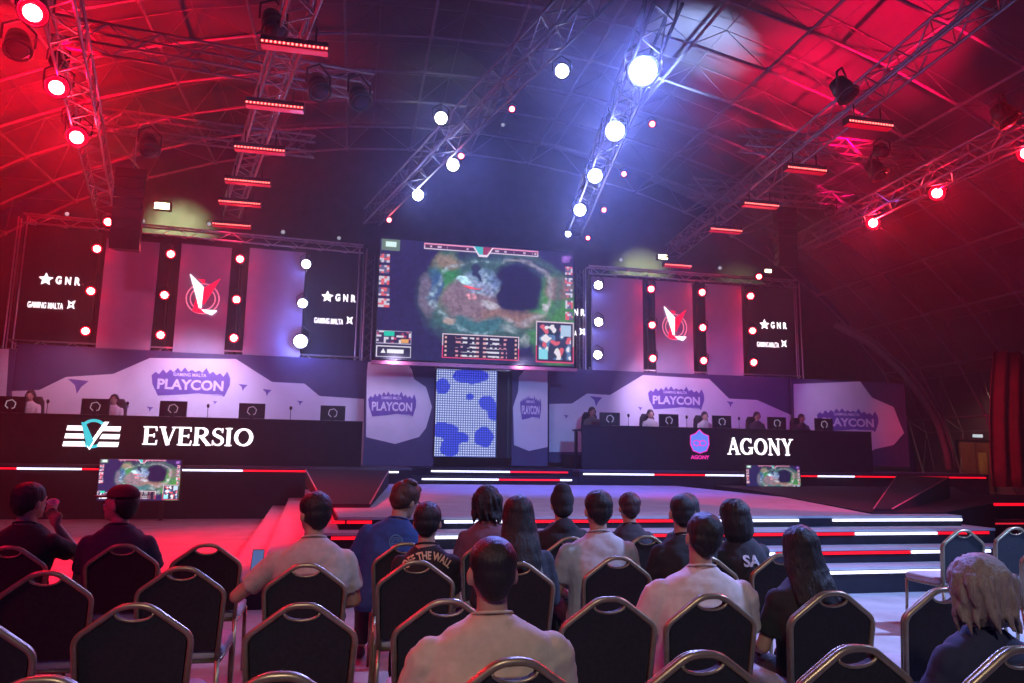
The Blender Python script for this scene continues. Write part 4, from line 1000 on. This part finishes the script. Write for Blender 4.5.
# shirt prints
t, so, bd = ppl['P5']; m = MB(); add_text(m, 'OFF THE WALL', 0, 1.022, .34, .05, 0, .03, None, 1.7); decal(t, so, m, mat('cream_print', (.6, .5, .3), .7), 'shirt_lettering')
m = MB(); m.strip([(-.07, .90), (.0, .91), (.07, .90)], .03, 0, .001); m.strip([(.06+.03*math.cos(i), .895+.03*math.sin(i)) for i in range(6)], .012, 0, .001, None, True); m.strip([(-.09, .85), (.08, .85)], .02, 0, .001)
decal(t, so, m, mat('red_print', (.5, .08, .07), .7), 'shirt_graphic')
t, so, bd = ppl['P13']; m = MB(); add_text(m, 'SA', -.04, .93, .13, .08, 0, .03); decal(t, so, m, mat('pale_print', (.55, .52, .6), .7), 'shirt_lettering')
t, so, bd = ppl['P7']; m = MB(); m.prism([(.04, .98), (.12, .96), (.14, .88), (.06, .86)], 0, .001); decal(t, so, m, mat('pale_patch', (.5, .45, .5), .7), 'pale_patch')
t, so, bd = ppl['P4']; m = MB()
m.strip([(.06+.045*math.cos(i*.4), .93+.045*math.sin(i*.4)) for i in range(16)], .008, 0, .001, None, True)
for k in range(5): m.strip([(.06-.035, .905+.0125*k), (.06+.035, .905+.0125*k)], .005, 0, .001)
decal(t, so, m, mat('light_blue_print', (.15, .4, .6), .7), 'round_emblem')
# glasses of the man in blue
g = MB()
for e in (-1, 1): g.tube([(e*.034+.022*math.cos(i*.7854), .112, 1.226+.017*math.sin(i*.7854)) for i in range(8)], .0022, 5, True); g.tube([(e*.056, .11, 1.23), (e*.08, .01, 1.228)], .0022, 5)
NBv = Vector((0, .005, 1.09)); HMm = Matrix.Rotation(-.85, 3, 'Z') @ Matrix.Rotation(-.22, 3, 'X')
g.xf(lambda v: ppl['P4'][2](NBv + HMm @ (v-NBv))).build('glasses', black_case, ppl['P4'][0])
c_ = CH_['c9']; ph = thing('phone', 'small phone with a bluish screen held by the man in a cream shirt', 'phone', (c_[0]-.33, c_[1]+SEATOFF+.42, .86)); ph.rotation_euler = (-.5, 0, 0)
MB().box((-.036, -.004, -.07), (.036, .004, .07)).build('phone_body', black_case, ph); MB().box((-.032, -.006, -.064), (.032, -.0045, .064)).build('phone_screen', mat('phone_screen_glow', (.02, .03, .05), .2, 0, 0, emit=(.12, .2, .5), es=.6), ph)
# cup in the hand of the drinking man
c_ = CH_['c3']; cup = thing('cup', 'pale paper cup in the hand of the man at the left edge', 'cup', (c_[0]+.03, c_[1]+SEATOFF+.27, 1.12)); cup.rotation_euler = (.5, .3, 0)
MB().lathe([(.026, -.05), (.036, .05), (.038, .055), (.034, .055), (.030, .0)]).build('cup_body', mat('paper_cup', (.6, .5, .5), .6), cup)

# players behind the desks
HR = .37
for W_, a_, b_ in ((WD, -60, 361), (WDR, 583, 871)):
    u_, v_ = W_.sz(a_, 430)[0], W_.sz(b_, 430)[0]; m = MB(); m.box((u_, .95, Zp+.003), (v_, 2.0, Zp+HR)); m.xf(lambda v: W_.M() @ v).build('platform_deck', riser, up)
def player(px, W, zt, label, dx=0, **kw):
    s_, _ = W.sz(px, 410, .95); p = W.w(s_+dx, 1.3, Zp+HR)
    pc = thing('gaming_chair', 'dark gaming chair'+label[label.index(' behind'):], 'chair', (p.x, p.y, Zp+HR), math.pi, 'gaming chairs behind the desks')
    m = MB(); m.rings([(0, -.2, .50, .24, .05), (0, -.22, .75, .26, .055), (0, -.25, 1.1, .22, .05), (0, -.26, 1.22, .15, .045)], 20, 4); m.build('backrest', blackfab, pc)
    MB().rings([(0, .05, .42, .25, .26), (0, .05, .50, .25, .26)], 20, 5).build('seat', blackfab, pc)
    MB().lathe([(.28, 0), (.26, .05), (.04, .07), (.03, .42)]).build('pedestal', black_case, pc)
    return person((p.x, p.y, Zp+HR+.005), rz=math.pi, label='player '+label, vox=.014, group='players at the desks', headset=True, **kw)
for i, px in enumerate(MX):
    s_, _ = WD.sz(px, 410, .35); p = WD.w(s_, .35, zdl-.08); lab = f'{plabel[i]} dark monitor from the left on the left desk'
    monitor(p.x, p.y, p.z, lab, .92)
    if i: q = WD.w(s_-1.02, .4, zdl-.08); mic(q.x, q.y, q.z, f'small desk microphone left of the {plabel[i]} monitor on the left desk')
for i, px in enumerate(RXm):
    s_, _ = WDR.sz(px, 420, .35); p = WDR.w(s_, .35, zdr-.08); monitor(p.x, p.y, p.z, f'{plabel[i]} dark monitor from the left on the right desk', .86)
    if i < 4: q = WDR.w(s_+.55, .4, zdr-.08); mic(q.x, q.y, q.z, f'small desk microphone right of the {plabel[i]} monitor on the right desk')
player(23, WD, 0, 'with silver headset behind the first monitor of the left desk', shirt=(.5, .48, .5), hair='short', s=1.0)
player(109, WD, 0, 'in white behind the second monitor of the left desk', shirt=(.6, .58, .6), hair='short', s=.97)
for i, px in enumerate([596, 655, 710, 763, 808]):
    player(px, WDR, 0, ['in grey green behind the first', 'in a pale top behind the second', 'in a light top behind the third', 'in dark clothes behind the fourth', 'in dark clothes behind the fifth'][i]+' monitor of the right desk',
           shirt=[(.10, .12, .10), (.4, .42, .4), (.35, .38, .36), (.05, .05, .06), (.04, .04, .05)][i], hair='short', s=[1.0, .98, .97, 1.0, .98][i])

# ------------------------------------------------------------------ rig
def P(x, y, z): return onz(x, y, z)
ZT = 7.6
# left led-bar truss
barsL = [(295, 50, 65), (275, 109, 57), (260, 152, 51), (248, 184, 45), (240, 205, 41), (232, 227, 37)]
barsR = [(868, 127, 51), (805, 172, 43), (760, 207, 38), (725, 232, 34), (677, 267, 30)]
def led_bar(p, rz, L, label):
    t = thing('led_bar', label, 'light bar', p, rz, 'red LED bars under the slanted trusses')
    MB().box((-L/2, -.09, .0), (L/2, .09, .14)).build('housing', black_case, t)
    MB().box((-L/2+.01, -.075, -.012), (L/2-.01, .075, -.002)).build('diffuser', led_base, t)
    MB().box((-L/2+.01, -.098, .01), (L/2-.01, -.091, .06)).build('diffuser', led_base, t)
    n = 16; hs = next(c_ for c_ in t.children if c_.name.startswith('housing')); d0 = MB().ell((0, 0, 0), (.019, .012, .019), 8, 5).build('led', led_dot, hs)
    for i in range(n):
        d = d0 if i == 0 else d0.copy(); d.location = (-L/2+L*(i+.5)/n, -.10, .035)
        if i: COL.objects.link(d); d.parent = hs
    m = MB()
    for e in (-1, 1): m.tube([(e*L*.3, 0, .14), (e*L*.3, 0, .42)], .015, 6)
    m.build('hanger', black_case, t)
    lamp('AREA', Vector(p)+Vector((0, 0, -.05)), Vector(p)+Vector((0, -.6, -2)), (1, .02, .08), 14, radius=.35, parent=t)
nm = ['largest and nearest', 'second', 'third', 'fourth', 'fifth', 'smallest and farthest']
PL = []; PR = []
for i, (x, y, w_) in enumerate(barsL):
    p = P(x, y, ZT); PL.append(p); led_bar(p, rad(0), 1.0, f'{nm[i]} red LED bar of the left row, counted downwards')
for i, (x, y, w_) in enumerate(barsR):
    p = P(x, y, ZT+.1); PR.append(p); led_bar(p, 0, .95, f"{(nm[:4]+['smallest and farthest'])[i]} red LED bar of the right row, counted downwards")
def lin(a, b, t): return a+(b-a)*t
alu_dim = mat('truss_dimmed_dark', (.045, .045, .055), .5, .3, .1, 15)  # darkened copy of the truss aluminium, dimness put into its colour
u = Vector((0, 0, .65))
box_truss(lin(PL[0], PL[-1], -.35)+u, lin(PL[0], PL[-1], 1.05)+u, .42, 'aluminium truss above the left row of red LED bars')
box_truss(lin(PR[0], PR[-1], -.5)+u, lin(PR[0], PR[-1], 1.05)+u, .42, 'aluminium truss above the right row of red LED bars')
box_truss(P(52, -40, 7.9), P(107, 212, 7.9), .45, 'red lit truss at the far left carrying three bright red lamps')
box_truss(P(1090, 96, 7.9), P(806, 241, 7.9), .45, 'long red lit truss at the upper right running towards the stage')
box_truss(P(600, -18, 8.0), P(372, 217, 8.0), .42, 'diagonal blue lit truss left of the bright white lamps', m=mat('truss_dimmed_grey', (.13, .13, .15), .4, .5))  # truss dimness put into a half darkened colour
box_truss(P(668, -10, 8.3), P(573, 232, 8.3), .42, 'dark truss carrying the row of bright white lamps', m=alu_dim)
box_truss(P(55, 30, 8.95), P(372, 88, 8.95), .4, 'upper cross truss between the far left truss and the LED bars')
box_truss(P(85, 118, 8.95), P(315, 147, 8.95), .4, 'lower cross truss between the far left truss and the LED bars')
box_truss(P(742, 140, 8.95), P(965, 162, 8.95), .4, 'upper cross truss joining the right rows of lamps')
box_truss(P(690, 188, 8.95), P(880, 205, 8.95), .4, 'lower cross truss joining the right rows of lamps')
AIM = Vector((.5, 0, 1.5))
def aimed(x, y, z, c, px, lab, power, ang=30, aim=None, group='lamps on the overhead trusses', lens=None, point=0):
    p = P(x, y, z); d = (p-CAM).length; rr = px*d/F
    return fixture(p, aim or AIM+Vector((R_.uniform(-1, 1), R_.uniform(-1, 1), 0)), c, rr, lab, power=power, angle=ang, group=group, lens=lens, point=point)
for (x, y, r, l) in ((33, 12, 9, 'uppermost and largest'), (57, 87, 7.5, 'middle'), (77, 137, 7, 'lowest')): aimed(x, y, 7.5, RED, r, f'{l} red lamp on the far left truss', 700, 44, aim=Vector((-2.5, 3, 0)), point=150)
aimed(108, 222, 7.0, RED, 4, 'small red lamp at the foot end of the far left truss', 120, 60)
for (x, y, r, l, pw) in ((643, 71, 12, 'brightest and largest white lamp of the centre row', 1600), (615, 131, 8.5, 'second white lamp of the centre row from above', 800), (595, 176, 6.5, 'third white lamp of the centre row from above', 500), (580, 210, 5.5, 'fourth white lamp of the centre row from above', 400), (568, 234, 2.5, 'tiny lowest white lamp of the centre row', 60)): aimed(x, y, 7.9, WHITE, r, l, pw*2.5, 34, point=pw*.06)
for (x, y, r, l, pw) in ((562, 71, 6, 'white lamp under the diagonal truss, topmost', 350), (453, 165, 5.5, 'white lamp under the diagonal truss beside a red one', 500), (418, 195, 5, 'white lamp near the lower end of the diagonal truss', 400), (441, 118, 5.5, 'cool white lamp in front of a lit roof panel', 200)): aimed(x, y, 7.7, WHITE, r, l, pw, 50)
for i, (x, y, r) in enumerate(((512, 109, 3), (461, 156, 3), (389, 220, 2.5), (652, 124, 3), (624, 174, 2.6), (604, 210, 2.4), (588, 238, 2.2))):
    aimed(x, y, 7.7, RED, r, f"tiny red lamp {['in the dark left of the centre row', 'touching the white lamp on the diagonal truss', 'at the lower end of the diagonal truss', 'right below the brightest white lamp', 'right of the third white lamp', 'right of the fourth white lamp', 'above the big screen top right corner'][i]}", 0, 40, group='tiny red lamps overhead')
for (x, y, r, l) in ((937, 193, 5.5, 'upper'), (873, 223, 5, 'lower'), (1027, 153, 6, 'edge cut')): aimed(x, y, 7.6, RED, r, f'{l} red lamp under the long right truss', 500, 60, point=70)
aimed(759, 276.6, 6.8, RED, 3, 'small red lamp above the right backdrop frame', 40)
# floods
for (x, y, r, l, pw) in ((162, 206, 6, 'yellowish flood light high behind the left backdrop', 60), (663, 257, 4.5, 'warm flood light above the right backdrop', 45), (768, 271, 3, 'small warm flood light near the right truss end', 8)):
    p = onY(x, y, 27.6); d = (p-CAM).length
    t = thing('flood_light', l, 'flood light', p, 0, 'warm flood lights at the back'); rr = r*d/F
    MB().box((-rr*1.2, 0, -rr*.6), (rr*1.2, .2, rr*.6)).build('housing', black_case, t); MB().box((-rr, -.03, -rr*.45), (rr, -.001, rr*.45)).build('lens', lens_warm, t)
    m = MB(); m.tube([(-rr*1.2, .1, 0), (-rr*1.2, .1, rr), (rr*1.2, .1, rr), (rr*1.2, .1, 0)], .02, 6); m.build('bracket', black_case, t)
    lamp('SPOT', p+Vector((0, .3, 0)), p+Vector((0, 3, -.4)), (.8, 1, .40), pw*28, 80, .9, .1, parent=t)
for i, (x, y) in enumerate(((67, 214), (143, 221), (209, 224), (621, 260), (720, 268), (503, 125), (283, 232), (339, 238))):
    p = onY(x, y, 22); aimed_l = ['left of the far left truss', 'beside the yellow flood', 'above the round emblem on the left', 'left of the warm flood on the right', 'right of the warm flood', 'beside the diagonal truss', 'above the inner left panel', 'near the left screen tower'][i]
    fixture(p, (0, 0, 2), WHITE, .055, f'small silver lamp head with faint lens glow {aimed_l}', power=0, group='small lamp heads at the back', lens=lens_small)
# line arrays
def line_array(px, py, Y, label):
    p = onY(px, py, Y); t = thing('line_array', label, 'speaker', p, 0, 'hanging line array speakers')
    for k in range(8):
        a_ = .04*k; z = -k*.24; m = MB(); m.add([(-.32, -.0, z), (.32, 0, z), (.25, .4, z-.02), (-.25, .4, z-.02), (-.32, .012*k, z-.22), (.32, .012*k, z-.22), (.25, .4, z-.2), (-.25, .4, z-.2)], [(0,3,2,1),(4,5,6,7),(0,1,5,4),(1,2,6,5),(2,3,7,6),(3,0,4,7)]); m.build('speaker_box', black_case, t)
    MB().tube([(0, .2, 0), (0, .2, 1.6)], .02, 6).build('chain', alu, t)
line_array(131, 168, 17.5, 'tall black line array speaker hanging left above the backdrop')
line_array(787, 206, 19.5, 'tall black line array speaker hanging at the end of the right truss')
# dark moving heads hanging unlit
for i, (x, y, z, l) in enumerate(((275, 30, 8.0, 'above the nearest left LED bar'), (18, 50, 7.6, 'in the red glow at the upper left'), (848, 95, 7.9, 'at the crossing above the right LED bars'), (1010, 120, 7.7, 'at the upper right edge'), (150, 150, 7.7, 'under the lower cross truss'), (880, 175, 7.6, 'between the right LED bars and the long truss'), (320, 92, 7.7, 'under the upper cross truss, nearer its middle'), (361, 102, 7.7, 'under the right end of the upper cross truss'))):
    fixture(P(x, y, z), P(x, y, z)+Vector((.3, -.5, -1)), RED, .16, f'unlit dark moving lamp hanging {l}', power=0, group='unlit moving lamps', lens=mat('dark_lens', (.02, .02, .03), .1))

# roof washes (lamps mounted on the trusses, aimed up at the fabric)
def wash(frm, to, col, pw, ang, label):
    t = fixture(frm, to, RED, .12, label, power=0, group='uplights on the trusses', lens=mat('dark_lens', (.02, .02, .03), .1))
    lamp('SPOT', Vector(frm)+(Vector(to)-Vector(frm)).normalized()*.1, to, col, pw*1.3, ang*1.15, 1, .06, parent=t)
def roofpt(x, y):
    d = ray(x, y); A = (d.x/22)**2+(d.z/15)**2; Bq = 2*(-VX*d.x/22**2+CH*d.z/15**2); Cc = (VX/22)**2+(CH/15)**2-1
    return CAM+d*((-Bq+math.sqrt(Bq*Bq-4*A*Cc))/(2*A))
wash(P(880, 150, 8.2), roofpt(775, 95), (1, .0, .05), 6720, 34, 'uplight on the right truss aimed at the near roof fabric')
wash(P(1000, 120, 8.2), roofpt(860, 40), (1, .0, .05), 7040, 44, 'uplight at the upper right aimed at the roof')
wash(P(830, 210, 8.0), roofpt(840, 165), (1, .0, .10), 2688, 24, 'uplight behind the right LED bars')
wash(P(600, 180, 8.3), roofpt(700, 40), (.4, .6, 1), 9600, 24, 'uplight on the centre truss with a cold white beam')
wash(P(60, 60, 8.2), roofpt(150, 20), (1, .0, .012), 6720, 60, 'uplight on the far left truss aimed at the roof')
wash(P(70, 120, 8.2), roofpt(20, 130), (1, .0, .012), 6400, 60, 'uplight on the far left truss aimed outwards')
wash(P(440, 150, 8.2), roofpt(445, 95), (.8, 1, .75), 844, 22, 'uplight on the diagonal truss with a pale beam')

# ------------------------------------------------------------------ right end of the hall
dw = thing('wooden_door', 'brown wooden double door under a green exit light at the right', 'door', onY(977, 470, 25)); 
zf = -dw.location.z
MB().box((-.75, 0, zf+.0), (-.02, .06, zf+2.3)).build('door_leaf', mat('brown_wood', (.16, .07, .04), .5, 0, .3, 3, stretch=(6, 6, .6)), dw)
MB().box((.02, 0, zf+.0), (.75, .06, zf+2.3)).build('door_leaf', _m['brown_wood'], dw)
MB().box((.12, -.01, zf+1.0), (.5, -.002, zf+1.9)).build('yellow_notice', mat('yellow_notice', (.35, .3, .08), .6), dw)
m = MB(); m.box((-.85, -.02, zf), (-.76, .08, zf+2.4)); m.box((.76, -.02, zf), (.85, .08, zf+2.4)); m.box((-.85, -.02, zf+2.31), (.85, .08, zf+2.4)); m.build('door_frame', blk, dw)
MB().box((-.1, -.06, zf+2.5), (.35, -.02, zf+2.62)).build('exit_light', mat('exit_light', (.3, .3, .3), .4, 0, 0, emit=(.6, .8, .9), es=.8), dw)
lamp('SPOT', dw.location+Vector((-.5, -3, 3.5)), dw.location+Vector((0, 0, 1.2)), (1, .5, .35), 260, 60, .8, .1, name='door_fill_light')  # added unseen lamp that lifts the door out of the dark
# curved edge of the end arch
ar = thing('arch_rib', 'pale curved rib of the hall end arch at the right', 'arch'); ar['kind'] = 'structure'
pts = [onY(x, y, 24) for x, y in ((835, 325), (872, 345), (900, 370), (922, 398), (938, 425), (946, 452), (949, 470))]
MB().tube(pts, .12, 8).build('rib_tube', mat('pale_rib', (.3, .3, .3), .6), ar)
MB().tube([p+Vector((.5, .3, .15)) for p in pts], .06, 8).build('rib_tube', _m['pale_rib'], ar)
# red cloth hanging at the far right
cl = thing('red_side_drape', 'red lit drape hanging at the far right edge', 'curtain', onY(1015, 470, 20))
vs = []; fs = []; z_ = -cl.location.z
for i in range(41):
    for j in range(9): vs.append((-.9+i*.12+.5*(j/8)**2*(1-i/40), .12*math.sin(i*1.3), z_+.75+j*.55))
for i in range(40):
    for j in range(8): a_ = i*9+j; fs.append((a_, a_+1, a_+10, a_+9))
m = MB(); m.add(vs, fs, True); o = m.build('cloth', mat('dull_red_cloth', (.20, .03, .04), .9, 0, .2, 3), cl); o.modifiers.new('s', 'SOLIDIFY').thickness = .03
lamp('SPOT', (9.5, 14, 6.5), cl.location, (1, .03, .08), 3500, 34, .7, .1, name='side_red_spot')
# added unseen lamps brightening the printed backdrops in purple
for (x, y, Y, tx, ty, pw, c) in ((200, 350, 18.7, 195, 392, 260, (.55, .40, 1)), (660, 372, 18.7, 670, 400, 200, (.6, .35, 1)), (850, 375, 18.4, 850, 415, 50, (.6, .45, 1)), (395, 355, 18.6, 395, 405, 60, (.6, .5, 1)), (525, 360, 18.6, 530, 405, 35, (.6, .5, 1)), (60, 345, 18.7, 60, 395, 60, (.9, .3, .6)), (320, 350, 18.7, 325, 400, 60, (.45, .4, 1))):
    p = onY(x, y, Y); q = onY(tx, ty, 20.4)
    lamp('SPOT', p, q, tuple(.5*k_+.5*g_ for k_, g_ in zip(c, (.8, .7, 1))), pw*1.15, 110, .8, .1, name='backdrop_fill_light')
